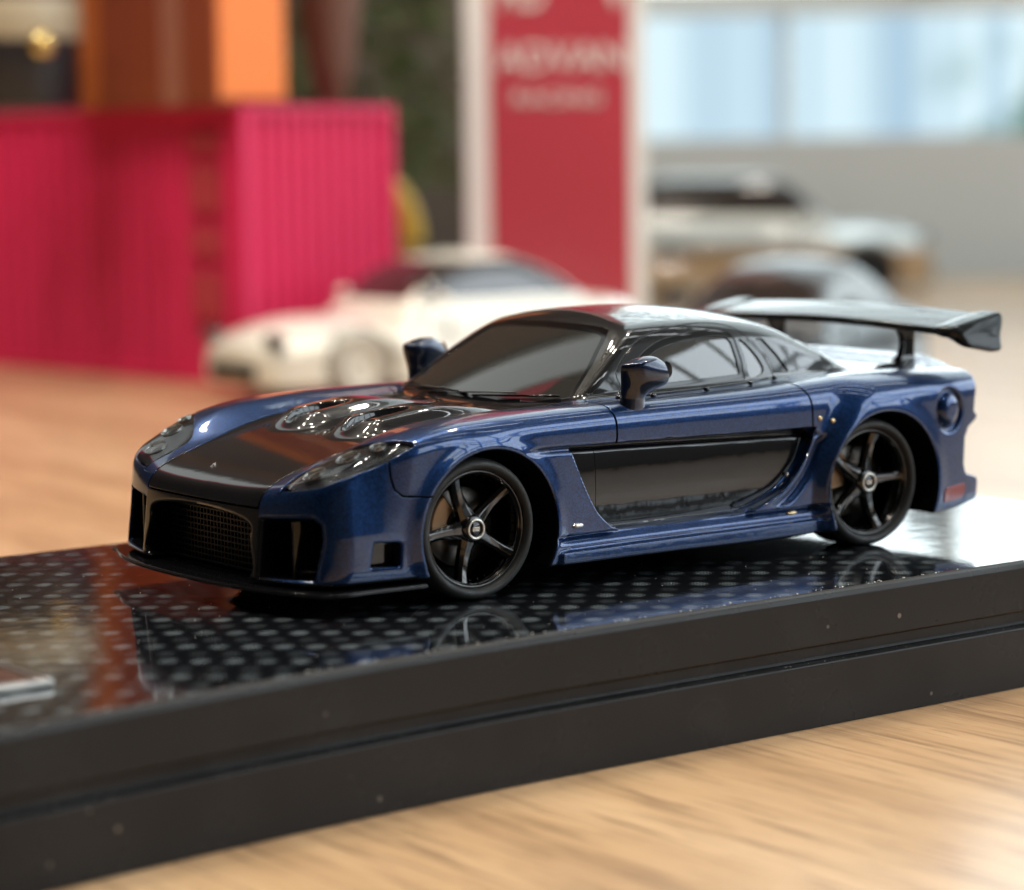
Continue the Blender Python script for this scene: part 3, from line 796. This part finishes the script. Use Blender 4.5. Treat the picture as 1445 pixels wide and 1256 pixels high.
for lo_, hi_ in (((-1.02, -.56, .001), (1.02, -.50, .036)), ((1.0, -.56, .001), (1.03, .62, .030)), ((-1.02, .60, .001), (1.02, .62, .030))):
    fr.append(boxg(lo_, hi_))
o = pyd('plate_frame', *merge(*fr), mat('plate frame silver', color=(.5, .48, .45), metal=1, rough=.3), plate, bevel=.012)
# wood table
def wood():
    m, nt, b = new_mat('oiled wood table'); setp(b, rough=.34, spec=.5, coat=.42, coatr=.18)
    tc = node(nt, 'ShaderNodeTexCoord'); mp = node(nt, 'ShaderNodeMapping'); mp.inputs['Rotation'].default_value = (0, 0, math.radians(7))
    mp.inputs['Scale'].default_value = (1.0, .09, 1)
    nt.links.new(tc.outputs['Object'], mp.inputs['Vector'])
    n1 = node(nt, 'ShaderNodeTexNoise'); n1.inputs['Scale'].default_value = 2.2; n1.inputs['Detail'].default_value = 9; n1.inputs['Roughness'].default_value = .62; n1.inputs['Distortion'].default_value = .35
    nt.links.new(mp.outputs[0], n1.inputs['Vector'])
    r1 = node(nt, 'ShaderNodeValToRGB'); nt.links.new(n1.outputs[0], r1.inputs[0])
    cr = r1.color_ramp; cr.elements[0].position = .30; cr.elements[0].color = (.33, .195, .100, 1); cr.elements[1].position = .66; cr.elements[1].color = (.60, .405, .235, 1)
    e = cr.elements.new(.5); e.color = (.50, .32, .172, 1)
    # pores: thin dark dashes along the grain
    mp2 = node(nt, 'ShaderNodeMapping'); mp2.inputs['Rotation'].default_value = (0, 0, math.radians(7)); mp2.inputs['Scale'].default_value = (14, .55, 1)
    nt.links.new(tc.outputs['Object'], mp2.inputs['Vector'])
    n2 = node(nt, 'ShaderNodeTexNoise'); n2.inputs['Scale'].default_value = 2.0; n2.inputs['Detail'].default_value = 3; nt.links.new(mp2.outputs[0], n2.inputs['Vector'])
    r2 = node(nt, 'ShaderNodeMapRange'); nt.links.new(n2.outputs[0], r2.inputs[0]); r2.inputs['From Min'].default_value = .53; r2.inputs['From Max'].default_value = .66; r2.inputs['To Min'].default_value = 0; r2.inputs['To Max'].default_value = .75
    mx = node(nt, 'ShaderNodeMix', data_type='RGBA'); nt.links.new(r2.outputs[0], mx.inputs['Factor']); nt.links.new(r1.outputs[0], mx.inputs['A']); mx.inputs['B'].default_value = (.21, .12, .06, 1)
    mp3 = node(nt, 'ShaderNodeMapping'); mp3.inputs['Rotation'].default_value = (0, 0, math.radians(7)); mp3.inputs['Scale'].default_value = (52, 1.5, 1)
    nt.links.new(tc.outputs['Object'], mp3.inputs['Vector'])
    n3 = node(nt, 'ShaderNodeTexNoise'); n3.inputs['Scale'].default_value = 2.0; n3.inputs['Detail'].default_value = 2; nt.links.new(mp3.outputs[0], n3.inputs['Vector'])
    r3 = node(nt, 'ShaderNodeMapRange'); nt.links.new(n3.outputs[0], r3.inputs[0]); r3.inputs['From Min'].default_value = .60; r3.inputs['From Max'].default_value = .70; r3.inputs['To Min'].default_value = 0; r3.inputs['To Max'].default_value = .6
    mx3 = node(nt, 'ShaderNodeMix', data_type='RGBA'); nt.links.new(r3.outputs[0], mx3.inputs['Factor']); nt.links.new(mx.outputs['Result'], mx3.inputs['A']); mx3.inputs['B'].default_value = (.15, .08, .04, 1)
    nt.links.new(mx3.outputs['Result'], b.inputs['Base Color'])
    rr = node(nt, 'ShaderNodeMapRange'); nt.links.new(n1.outputs[0], rr.inputs[0]); rr.inputs['To Min'].default_value = .42; rr.inputs['To Max'].default_value = .30
    nt.links.new(rr.outputs[0], b.inputs['Roughness'])
    add_bump(nt, b, n2.outputs[0], .35, .004)
    return m
M['wood'] = wood()
# room frame: a runs to the right of the picture, b away from the camera
Fh = Vector((.599, .801, 0)); Rh = Vector((.801, -.599, 0)); C0 = Vector((CAM_POS.x, CAM_POS.y, 0))
ROOM_ROT = math.atan2(Rh.y, Rh.x)
def room(a, b, z=0.0): v = C0 + Rh*a + Fh*b; return Vector((v.x, v.y, z))
def room_obj(name, lo, hi, mat_, parent=None, bevel=0):
    """box in room directions (a, b, z)"""
    V, Fc = boxg(lo, hi); V = [room(*v) for v in V]
    return pyd(name, V, Fc, mat_, parent, bevel=bevel)
V, Fc = boxg((-46, -16, -1.6), (46, 50, -.617)); V = [room(*v) for v in V]
tbl = pyd('table', V, Fc, M['wood']); tag(tbl, 'wide wooden table top with fine grain carrying the display base', 'table'); tbl['kind'] = 'structure'
# ------------------------------------------------------------------ room
M['wallgrey'] = mat('painted wall grey', color=(.60, .61, .59), rough=.6)
M['walldark'] = mat('dark brown wall', color=(.13, .10, .078), rough=.6)
M['wallbrown'] = mat('brown wood panelling', color=(.035, .024, .017), rough=.6)
M['ceil'] = mat('ceiling', color=(.13, .105, .085), rough=.8)
M['slat'] = mat('blind slat grey', color=(.16, .18, .18), rough=.5)
M['frame'] = mat('white window frame', color=(.72, .76, .75), rough=.5)
def emis(name, col, s):
    m, nt, b = new_mat(name); setp(b, color=(0, 0, 0), emit=col, emits=s, rough=.5, spec=0); return m, nt, b
def struct(o): o['kind'] = 'structure'; return o
struct(room_obj('wall', (-46, 52, -14), (1.2, 52.6, 62), M['walldark']))
struct(room_obj('wall', (1.2, 52, -14), (46, 52.6, 2.06), M['wallgrey']))
struct(room_obj('ceiling', (-46, -34, 62), (46.6, 52.6, 63), M['ceil']))
struct(room_obj('wall', (-46, -34.6, -14), (46, -34, 62), M['wallbrown']))
struct(room_obj('floor', (-46, -34, -15), (46, 52, -14), M['wallbrown']))
# view through the lower window: pale buildings, sky and a bush outside, out of focus
outm, nt, b = emis('daylight outside, low', (.62, .82, .90), 1.05)
v = obj_coords(nt); 
sx = node(nt, 'ShaderNodeSeparateXYZ'); nt.links.new(v, sx.inputs[0])
n1 = node(nt, 'ShaderNodeTexNoise', noise_dimensions='1D'); n1.inputs['Scale'].default_value = .85; n1.inputs['Detail'].default_value = 2
nt.links.new(sx.outputs[0], n1.inputs['W'])
cr = node(nt, 'ShaderNodeValToRGB'); nt.links.new(n1.outputs[0], cr.inputs[0])
cr.color_ramp.elements[0].position = .36; cr.color_ramp.elements[0].color = (.42, .60, .74, 1); cr.color_ramp.elements[1].position = .62; cr.color_ramp.elements[1].color = (.74, .93, 1.0, 1)
gz = node(nt, 'ShaderNodeTexNoise'); gz.inputs['Scale'].default_value = .9; gz.inputs['Detail'].default_value = 3; nt.links.new(v, gz.inputs['Vector'])
def mr_(sock, a, b2):
    q = node(nt, 'ShaderNodeMapRange', interpolation_type='SMOOTHSTEP'); nt.links.new(sock, q.inputs[0]); q.inputs['From Min'].default_value = a; q.inputs['From Max'].default_value = b2; return q.outputs[0]
def mul_(a, b2):
    q = node(nt, 'ShaderNodeMath', operation='MULTIPLY'); nt.links.new(a, q.inputs[0]); nt.links.new(b2, q.inputs[1]); return q.outputs[0]
gm = mul_(mul_(mr_(sx.outputs[0], 6.2, 9.0), mr_(sx.outputs[2], 2.2, .6)), mr_(gz.outputs[0], .40, .55))
gx = node(nt, 'ShaderNodeMix', data_type='RGBA'); nt.links.new(gm, gx.inputs['Factor']); nt.links.new(cr.outputs[0], gx.inputs['A']); gx.inputs['B'].default_value = (.14, .26, .22, 1)
nt.links.new(gx.outputs['Result'], b.inputs['Emission Color'])
sky_m, _, _ = emis('daylight sky, high', (.84, .97, 1.0), 3.4)
def pane(name, lo, hi, m, win):
    V, Fc = boxg(lo, hi); o = pyd(name, V, Fc, m, win); return o
win = empty('window', room(1.2, 52.3, 2.06)); win.rotation_euler = (0, 0, ROOM_ROT)
tag(win, kind='structure')
pane('window_pane', (0, .25, 0), (46, .35, 2.45), outm, win)
pane('window_pane', (0, .25, 2.9), (46, .35, 50), sky_m, win)
pane('window_beam', (0, -.35, 2.38), (46, .2, 2.9), M['frame'], win)
for a in (0.0, 7.2, 16.0, 25.0, 34.0, 45.4):
    pane('window_mullion', (a, -.1, 2.9), (a+.5, .2, 60), M['frame'], win)
pane('window_head', (0, -.1, 47.9), (46, .4, 60), M['wallgrey'], win)
for a in (0.0, 4.15, 9.9, 22.0): pane('window_mullion', (a, -.1, 0), (a+.16, .2, 2.38), M['frame'], win)
for k in range(16):
    z = 8.6 + 2.4*k; pane('blind_slat', (0, -.3, z), (46, -.1, z + .9), M['slat'], win)
# long window down the right-hand side of the room
win2 = empty('window', room(46, -34, 0)); win2.rotation_euler = (0, 0, ROOM_ROT); tag(win2, kind='structure')
sky2, _, _ = emis('daylight sky, side', (.82, .93, 1.0), 5.2)
pane('window_pane', (0, 14, 7), (.3, 86, 34), sky2, win2)
pane('window_apron', (0, 0, -14), (.3, 86, 6.98), M['wallbrown'], win2)
pane('window_side', (0, 0, 7), (.3, 13.9, 62), M['wallbrown'], win2)
pane('window_lintel', (0, 14, 34.02), (.3, 86, 62), M['wallgrey'], win2)
for k in range(10): pane('window_mullion', (-.5, 14 + 7.9*k, 7), (-.02, 14.9 + 7.9*k, 34), M['frame'], win2)
for z in (12.5, 16, 19.5): pane('blind_slat', (-.8, 14, z), (-.52, 86, z + 1.0), M['slat'], win2)
struct(room_obj('wall', (-46.6, -34, -14), (-46, 52, 62), M['wallbrown']))
# unseen glowing pane and panels, added for streaks reflected in the windscreen
streak_pane = empty('window', room(-23.4, 52, 0)); streak_pane.rotation_euler = (0, 0, ROOM_ROT); tag(streak_pane, kind='structure')  # made-up glowing pane out of view, gives the pale windscreen streak
streak_glow, _, _ = emis('added streak glow', (.80, .86, .84), 1.05)
pane('window_pane', (0, -.3, 4), (4.9, -.1, 56), streak_glow, streak_pane)
for a in (-.37, 4.92): pane('streak_jamb', (a, -.6, 3.6), (a+.33, -.05, 56.4), M['frame'], streak_pane)
pane('streak_sill', (-.35, -.8, 3.2), (4.95, -.05, 3.58), M['frame'], streak_pane)
hb = empty('reflection_panel', room(-25.6, 51.6, 6), 'unseen glowing crimson banner on the dark back wall beside the frosted window', 'reflection panel'); hb.rotation_euler = (0, 0, ROOM_ROT)
pyd('panel_face', *boxg((0, 0, 0), (1.6, .1, 46)), mat('banner crimson', color=(.02, .002, .004), rough=.5, emit=(.80, .04, .10), emits=.9), hb)  # glow added so the windscreen shows a red streak
hb = empty('reflection_panel', room(-15.6, 51.6, 2), 'orange banner added on the dark back wall for the windscreen streaks', 'reflection panel'); hb.rotation_euler = (0, 0, ROOM_ROT)
pyd('panel_face', *boxg((-1.4, 0, 0), (2.6, .1, 44)), mat('banner orange', color=(.28, .13, .06), rough=.6), hb)  # unlit panel added for an orange streak in the windscreen
# unseen dark block added on the window beam for its reflection in the base
o = pane('reflection_block', (6.5, -.7, 2.95), (7.3, -.36, 3.75), M['satin'], win)
# long ceiling lamps towards the window
M['tube_lamp'], _, _ = emis('linear lamp light', (.92, .97, 1.0), 14)
lls = [(8, 26), (20, 26), (32, 26), (8, 38), (20, 38), (32, 38), (22, 14), (34, 14), (22, 3), (34, 3)]
for i, (a, b_) in enumerate(lls):
    o = empty('linear_lamp', room(a, b_, 44), 'long white ceiling lamp near the windows, outside the picture', 'ceiling lamp', 'long white ceiling lamps'); o.rotation_euler = (0, 0, ROOM_ROT)
    box('lamp_body', (0, -.45, .1), (10, .45, .6), M['frame'], o); box('lamp_diffuser', (.1, -.38, -.02), (9.9, .38, .098), M['tube_lamp'], o)
    box('lamp_cord', (4.95, -.03, .6), (5.05, .03, 18), M['satin'], o)
# ceiling downlights, warm
lamp_spots = [(-9, 12), (-4, 8), (-12, 20), (-6, 17), (1, 10), (-13, 28), (5, 16), (-7, 29), (-2, 22), (8, 24), (-17, 14), (3, 4), (-10, 4)]
dl = empty('pendant_lamp', (0, 0, 0), 'round warm pendant lamp hanging high above the table, outside the picture', 'ceiling lamp', 'warm pendant lamps')
box('lamp_cord', (-.03, -.03, .5), (.03, .03, 35.2), M['satin'], dl)
pyd('lamp_housing', *lathe([(0, .5), (.75, .5), (.75, -.05), (.62, -.05), (.60, .08), (0, .08)], 32, 'z'), M['frame'], dl, smooth=False)
ld = bpy.data.lights.new('lamp', 'AREA'); ld.shape = 'DISK'; ld.size = 1.0; ld.energy = 950; ld.color = (1.0, .91, .77); ld.spread = math.radians(150)
lo_ = link(bpy.data.objects.new('lamp', ld)); lo_.parent = dl; lo_.location = (0, 0, .02)
for i, (a, b_) in enumerate(lamp_spots):
    o = dl if i == 0 else copy_tree(dl)
    o.location = room(a, b_, 27.0)

# ------------------------------------------------------------------ things standing behind
M['pinkc'] = mat('container paint magenta', color=(.66, .022, .105), rough=.42, spec=.4)
M['rust'] = mat('container rusty print', color=(.46, .040, .060), rough=.6)
def corrugated(L, Hh, n, depth=.05):
    """a corrugated sheet in x (0..L) and z (0..Hh), facing -y"""
    V, Fc = [], []; w = L / n
    xs = []
    for i in range(n):
        x = i*w; xs += [(x, 0), (x + .32*w, 0), (x + .5*w, depth), (x + .82*w, depth)]
    xs.append((L, 0))
    for x, y in xs: V += [(x, y, 0), (x, y, Hh)]
    for i in range(len(xs)-1): Fc.append((2*i, 2*i+2, 2*i+3, 2*i+1))
    return V, Fc
def container(loc, rot, L, Wd, Hh, m, label, cat, name='shipping_container', ridges=(30, 11)):
    c = empty(name, loc, label, cat); c.rotation_euler = (0, 0, rot)
    # x along the end face (towards the picture's right), y along the long side (away)
    t = .10
    V, Fc = corrugated(Wd - 2*t, Hh - 2*t, ridges[1]); o = pyd('end_panel', V, Fc, m, c); o.location = (t, .03, t)
    V, Fc = corrugated(L - 2*t, Hh - 2*t, ridges[0]); o = pyd('side_panel', [(v[1], L - 2*t - v[0], v[2]) for v in V], [f for f in Fc], m, c); o.location = (.03, t, t)
    V, Fc = corrugated(L - 2*t, Hh - 2*t, ridges[0]); o = pyd('side_panel', [(-v[1], v[0], v[2]) for v in V], Fc, m, c); o.location = (Wd - .03, t, t)
    box('back_panel', (t, L-.08, t), (Wd-t, L-.03, Hh-t), m, c)
    box('roof_panel', (.03, .03, Hh-.07), (Wd-.03, L-.03, Hh-.02), m, c)
    box('floor_panel', (.03, .03, .02), (Wd-.03, L-.03, .07), m, c)
    for x in (0, Wd-t):
        for y in (0, L-t): box('corner_post', (x, y, 0), (x+t, y+t, Hh), m, c, bevel=.01)
    for z in (0, Hh-t):
        for x in (0, Wd-t): box('side_rail', (x+.002, t, z+.002), (x+t-.002, L-t, z+t-.002), m, c)
        for y in (0, L-t): box('end_rail', (t, y+.002, z+.002), (Wd-t, y+t-.002, z+t-.002), m, c)
    return c
cont = container((7.12, 14.83, -.617), math.radians(8), 9.5, 2.27, 3.10, M['pinkc'], 'crimson and magenta corrugated shipping container behind the white car, left of the tall red sign', 'shipping container')
# blurred lettering on its dark side
for z0, z1 in ((.75, 1.25), (1.45, 1.75), (1.95, 2.45), (2.6, 2.78)):
    box('side_lettering', (-.012, .42, z0), (.02, .95, z1), M['rust'], cont)
def carton(name, loc, rot, Wd, L, Hh, side, end, label, cat, strip=None):
    c = empty(name, loc, label, cat); c.rotation_euler = (0, 0, rot)
    V, Fc = boxg((0, 0, 0), (Wd, L, Hh)); o = pyd('carton_side', V, Fc, side, c, bevel=.05)
    box('carton_front', (.05, -.02, .08), (Wd-.05, .01, Hh-.05), end, c, bevel=.009)
    return c
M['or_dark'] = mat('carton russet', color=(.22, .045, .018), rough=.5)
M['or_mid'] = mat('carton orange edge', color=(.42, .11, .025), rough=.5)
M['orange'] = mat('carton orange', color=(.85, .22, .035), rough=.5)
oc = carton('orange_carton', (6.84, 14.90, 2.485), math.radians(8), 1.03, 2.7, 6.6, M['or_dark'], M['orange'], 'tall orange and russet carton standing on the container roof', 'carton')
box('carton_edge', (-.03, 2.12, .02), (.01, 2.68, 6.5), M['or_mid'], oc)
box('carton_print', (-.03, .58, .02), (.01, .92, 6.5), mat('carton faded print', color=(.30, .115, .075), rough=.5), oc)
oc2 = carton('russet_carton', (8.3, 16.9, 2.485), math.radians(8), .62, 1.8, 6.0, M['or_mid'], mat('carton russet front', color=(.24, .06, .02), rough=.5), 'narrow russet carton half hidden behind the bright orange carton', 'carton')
# black canister with a brass lid, far left on the container
cn = empty('black_canister', (5.35, 16.6, 2.485), 'dark canister with pale patches and a shining brass knob at the upper left corner', 'canister')
M['brass'] = mat('polished brass', color=(.85, .66, .28), metal=1, rough=.12)
pyd('can_body', *lathe([(0, 0), (.62, 0), (.66, .05), (.66, 1.3), (.60, 1.4), (0, 1.42)], 40, 'z'), mat('canister black', color=(.015, .015, .02), rough=.3), cn, smooth=True)
pyd('can_band', *lathe([(.665, .75), (.68, .78), (.68, 1.15), (.665, 1.2)], 40, 'z'), mat('canister beige', color=(.42, .36, .26), rough=.4), cn, smooth=True)
pyd('brass_knob', *lathe([(0, -.14), (.10, -.12), (.15, 0), (.10, .11), (0, .13)], 28, 'y', (-.08, -.70, .68)), M['brass'], cn, smooth=True)
# tall sign box with the red face
sg = empty('sign_box', room(-.60, 34.0, -.617), 'tall white sign box with a red printed face and white lettering behind the white car', 'sign'); sg.rotation_euler = (0, 0, ROOM_ROT)
M['signwhite'] = mat('sign white', color=(.80, .81, .80), rough=.4)
M['signred'] = mat('sign red print', color=(.46, .050, .075), rough=.3, coat=.4, coatr=.2)
M['signtext'] = mat('sign lettering', color=(.75, .70, .68), rough=.3)
o = box('sign_body', (.06, 0, 0), (2.36, .9, 16.5), M['signwhite'], sg, bevel=.03)
box('sign_face', (.38, -.035, .3), (2.16, .0, 16.2), M['signred'], sg)
def lettering(name, body, w, h, x, z, parent, m, y=-.045):
    cu = bpy.data.curves.new(name, 'FONT'); cu.body = body; cu.size = 1.0; cu.extrude = .012; cu.align_x = 'CENTER'; cu.offset = .012
    tmp = link(bpy.data.objects.new(name, cu)); bpy.context.view_layer.update()
    me = bpy.data.meshes.new_from_object(tmp.evaluated_get(bpy.context.evaluated_depsgraph_get()))
    bpy.data.objects.remove(tmp)
    co = np.empty(len(me.vertices)*3); me.vertices.foreach_get('co', co); co = co.reshape(-1, 3)
    mn, mx = co.min(0), co.max(0)
    co[:, 0] = (co[:, 0] - (mn[0]+mx[0])/2) * w / (mx[0]-mn[0]); co[:, 1] = (co[:, 1] - mn[1]) * h / (mx[1]-mn[1])
    me.vertices.foreach_set('co', co.ravel()); me.materials.clear(); me.materials.append(m)
    o = link(bpy.data.objects.new(name, me)); o.parent = parent; o.location = (x, y, z); o.rotation_euler = (math.pi/2, 0, 0); return o
zs = lambda py: 2.03 + (203 - py)/3736*34 + .617
lettering('lettering', 'ADVAN', 1.64, .34, 1.29, zs(103), sg, M['signtext'])
lettering('lettering', 'RACING', 1.12, .17, 1.24, zs(150), sg, M['signtext'])
lettering('lettering', 'AD', .62, .55, .80, zs(17), sg, M['signtext'])
lettering('lettering', 'V', .42, .55, 1.98, zs(17), sg, M['signtext'])
# potted plant behind
import random
rnd = random.Random(4)
M['leaf'] = mat('dark green leaves', color=(.085, .125, .028), rough=.5)
M['bark'] = mat('plant stem', color=(.08, .05, .03), rough=.8)
pot = empty('potted_plant', room(-2.7, 43, -.617), 'dark green leafy plant in a brown pot between the container and the tall sign', 'plant')
pyd('pot', *lathe([(0, 0), (.9, 0), (1.15, 1.6), (1.2, 1.7), (1.05, 1.7), (1.0, 1.5), (0, 1.5)], 36, 'z'), mat('pot brown', color=(.07, .045, .03), rough=.6), pot, smooth=True)
pyd('stem', *tube([(0, 0, 1.5), (.1, 0, 3), (-.1, .1, 4.6), (.1, 0, 6.2)], [.16, .12, .09, .04], 10), M['bark'], pot, smooth=True)
V, Fc = [], []
for i in range(1500):
    th = rnd.uniform(0, 6.283); rr_ = rnd.uniform(0, 1) ** .5 * 2.0; z = rnd.uniform(1.9, 9.5)
    c = Vector((rr_*math.cos(th), rr_*math.sin(th)*.7, z)); d = Vector((math.cos(th), math.sin(th), rnd.uniform(-.6, .6))).normalized()
    sd_ = d.cross(Vector((rnd.uniform(-.4, .4), rnd.uniform(-.4, .4), 1))).normalized(); L_ = rnd.uniform(.35, .7); w_ = L_*.22
    up_ = sd_.cross(d)*L_*.08; o_ = len(V)
    V += [c, c + d*L_*.45 + sd_*w_ + up_, c + d*L_, c + d*L_*.45 - sd_*w_ + up_]; Fc += [(o_, o_+1, o_+2), (o_, o_+2, o_+3)]
o = pyd('foliage', V, Fc, M['leaf'], pot); o['kind'] = 'stuff'
yl = empty('yellow_ring', (12.15, 19.0, -.617), 'upright yellow ring partly hidden behind the magenta container', 'toy ring'); yl.rotation_euler = (0, 0, ROOM_ROT)
ringp = [(-.42 + .50*math.cos(a), 0, 1.35 + .80*math.sin(a)) for a in np.linspace(0, 2*math.pi, 40, endpoint=False)]
pyd('ring', *tube(ringp, .16, 12, True), mat('yellow plastic', color=(.55, .38, .03), rough=.5), yl, smooth=True)
box('ring_foot', (-.6, -.25, 0), (.1, .25, .32), M['satin'], yl, bevel=.03)
hang = empty('leather_pouch', (10.1, 17.6, 2.485), 'brown tapered pouch standing behind the magenta container roof', 'pouch')
pyd('pouch_body', *lathe([(0, 0), (.18, .1), (.30, .6), (.42, 1.6), (.45, 2.8), (.40, 3.0), (0, 3.05)], 24, 'z'), mat('pouch leather', color=(.16, .075, .05), rough=.6), hang, smooth=True)

# ------------------------------------------------------------------ other model cars, far out of focus
def make_bg_car(name, label, loc, rot, sc, paint_m, lower_m, roof, hoodz, tailz, Lh=2.15, Wh=.88, cabin=(-.75, 1.45), two_tone=None, rim_m=None):
    t = empty(name, loc, label, 'model car'); t.rotation_euler = (0, 0, rot); t.scale = (sc, sc, sc)
    top = Spline((-Lh, hoodz-.22), (-Lh+.3, hoodz-.08), (-1.0, hoodz), (0, hoodz+.06), (1.2, tailz), (Lh, tailz-.05))
    w = Spline((-Lh, Wh-.2), (-Lh+.5, Wh-.02), (0, Wh-.01), (1.3, Wh), (Lh, Wh-.12))
    c0, c1 = cabin
    rz = Spline((c0-.1, hoodz-.05), (c0+.45, roof-.12), (c0+.85, roof), (c0+1.4, roof), (c1-.25, roof-.22), (c1+.15, tailz-.08))
    def body(x, y, z):
        s = np.abs(y)
        f = smax(z - top(x) + .25*s*s, s - w(x) + .5*np.maximum(z-.65, 0)**2*2, .12)
        f = smax(f, np.abs(x) - Lh + .12*s*s, .12); f = smax(f, .14 - z, .03)
        r1 = np.minimum(np.sqrt((x+1.25)**2 + (z-.32)**2), np.sqrt((x-1.25)**2 + (z-.32)**2)) - .37
        return smax(f, -np.maximum(r1, .55 - s), .02)
    def cab_(x, y, z):
        s = np.abs(y)
        f = smax(z - rz(x) + .2*s*s, s - (.74 - .42*(z-.8)), .10)
        return smax(smax(f, c0 - x, .05), x - c1 - .15, .05)
    mb = surface_net(lambda x, y, z: smin(body(x, y, z), cab_(x, y, z), .04), (-Lh-.1, 0, .08), (Lh+.1, Wh+.1, roof+.1), .045)
    ph = lambda P, N: np.minimum(np.minimum(-smax(np.abs(P[:, 2] - (hoodz + roof)/2 - .03) - (roof-hoodz)/2 + .09, -9, .01), body(*P.T) - .03), np.where(np.abs(N[:, 1]) > .5, 1, np.where(N[:, 0] < 0, .60 - P[:, 1], .5 - P[:, 1])))
    gl, bd = split(mb, ph)
    if two_tone: lw, bd = split(bd, lambda P, N: two_tone - P[:, 2])
    bd = joined(bd, mirrored(bd)); gl = joined(gl, mirrored(gl))
    mesh_obj('body', bd, paint_m, t); mesh_obj('window_glass', gl, M['bgglass'], t)
    if two_tone: mesh_obj('lower_body', joined(lw, mirrored(lw)), lower_m, t)
    ty = pyd('tyre', *lathe([(.20,.0),(.30,.0),(.32,.04),(.32,.18),(.28,.2),(0,.2)], 32), M['bgtyre'] if rim_m else M['tyre'], t, smooth=True); ty.location = (-1.25, -Wh+.02, .32)
    rm = pyd('rim', *lathe([(0,.03),(.06,.02),(.10,.05),(.19,.03),(.205,-.004),(.21,.02)], 32), rim_m or M['well'], t, smooth=True); rm.location = (-1.25, -Wh+.02, .32)
    for x, s in ((1.25, -1), (-1.25, 1), (1.25, 1)):
        for q in (ty, rm): copy_child(q, t, location=(x, s*(Wh-.02), .32), rotation_euler=(0, 0, 0 if s < 0 else math.pi))
    for s in (-1, 1):
        blob('headlight', (-Lh+.12, s*.62, hoodz-.18), (.07, .20, .07), M['lampin'], 14, t)
        blob('door_mirror', (c0+.35, s*.92, hoodz+.14), (.07, .10, .06), paint_m, 14, t)
        box('door_seam', (c0+.45, s*(Wh-.02)-.012, .30), (c0+.47, s*(Wh-.02)+.012, hoodz-.06), M['well'], t)
    pyd('front_intake', *boxg((-Lh-.02, -.42, .20), (-Lh+.10, .42, .34)), M['well'], t, bevel=.02)
    return t
M['bgglass'] = mat('model car window', color=(.03, .022, .02), rough=.06, spec=.9)
M['bgrim'] = mat('cream rim', color=(.72, .68, .60), rough=.5)
M['bgtyre'] = mat('faded model tyre', color=(.42, .39, .34), rough=.8)
M['bgwhite'] = mat('model car cream white', color=(.80, .77, .69), rough=.25, coat=1, coatr=.05)
M["bggrey"] = mat("model car dark grey", color=(.018, .022, .030), rough=.35, metal=.2, coat=.5, coatr=.1)
M['bgsilver'] = mat('model car pale silver', color=(.42, .44, .42), rough=.3, metal=.4, coat=1, coatr=.08)
M['bggold'] = mat('model car ochre', color=(.30, .19, .09), rough=.4, coat=.4)
make_bg_car('white_sports_car_model', 'cream white model coupe with dark windscreen in front of the magenta container', (8.62, 13.5, -.617), math.radians(-3), 1.13, M['bgwhite'], None, 1.30, .76, .86, rim_m=M['bgrim'])
make_bg_car('grey_coupe_model', 'dark grey blue model coupe just behind the big rear wing', (10.35, 9.7, -.617), math.radians(24), 1.06, M['bggrey'], None, 1.33, .80, .90)
sc_ = make_bg_car('silver_wagon_model', 'large pale silver model car with ochre lower body far back below the window', room(4.35, 45.5, -.617), ROOM_ROT + math.pi, 1.32, M['bgsilver'], M['bggold'], 1.56, .92, 1.02, two_tone=.62, cabin=(-.80, 2.0))

# ------------------------------------------------------------------ dust and lint on the base
M['lint'] = mat('pale lint', color=(.62, .60, .55), rough=.8)
fib = empty('lint_fibre', (1.385, -1.79, .0), 'short pale curled fibre stuck to the edge of the display base', 'fibre')
pyd('fibre', *tube([(0, .004, .002), (.004, -.008, -.004), (.016, -.010, -.026), (.030, -.010, -.044), (.036, -.010, -.047)], .0022, 6), M['lint'], fib, smooth=True)
V, Fc = [], []
def speck(x, y, z, r):
    o_ = len(V); a = rnd.uniform(0, 6)
    for k in range(4): V.append((x + r*math.cos(a + k*1.57)*rnd.uniform(.6, 1.4), y + r*math.sin(a + k*1.57)*rnd.uniform(.6, 1.4), z))
    V.append((x, y, z + r*.7)); Fc.extend([(o_+k, o_+(k+1) % 4, o_+4) for k in range(4)]); Fc.append((o_+3, o_+2, o_+1, o_))
for i in range(150):
    x = rnd.uniform(-4.5, 2.8); speck(x, edge_y(x) + .03 + abs(rnd.gauss(0, .02)), .0005, rnd.uniform(.0015, .0045))
for i in range(220):
    x = rnd.uniform(-4.5, 2.8); speck(x, rnd.uniform(-1.7, 1.6), .0005, rnd.uniform(.001, .003))
for i in range(160):   # on the ledge of the side groove and along the foot
    x = rnd.uniform(-4.5, 2.8); e = edge_y(x)
    if i % 2: speck(x, e - .001 + .03*rnd.random(), -.3195 + .0005, rnd.uniform(.0015, .004))
    else: speck(x, e - .02 - abs(rnd.gauss(0, .03)), -.6165, rnd.uniform(.0015, .004))
V = [tuple(v) for v in V]
du = pyd('dust', V, Fc, M['lint']); tag(du, 'pale dust specks scattered over the black display base', 'dust', kind='stuff')
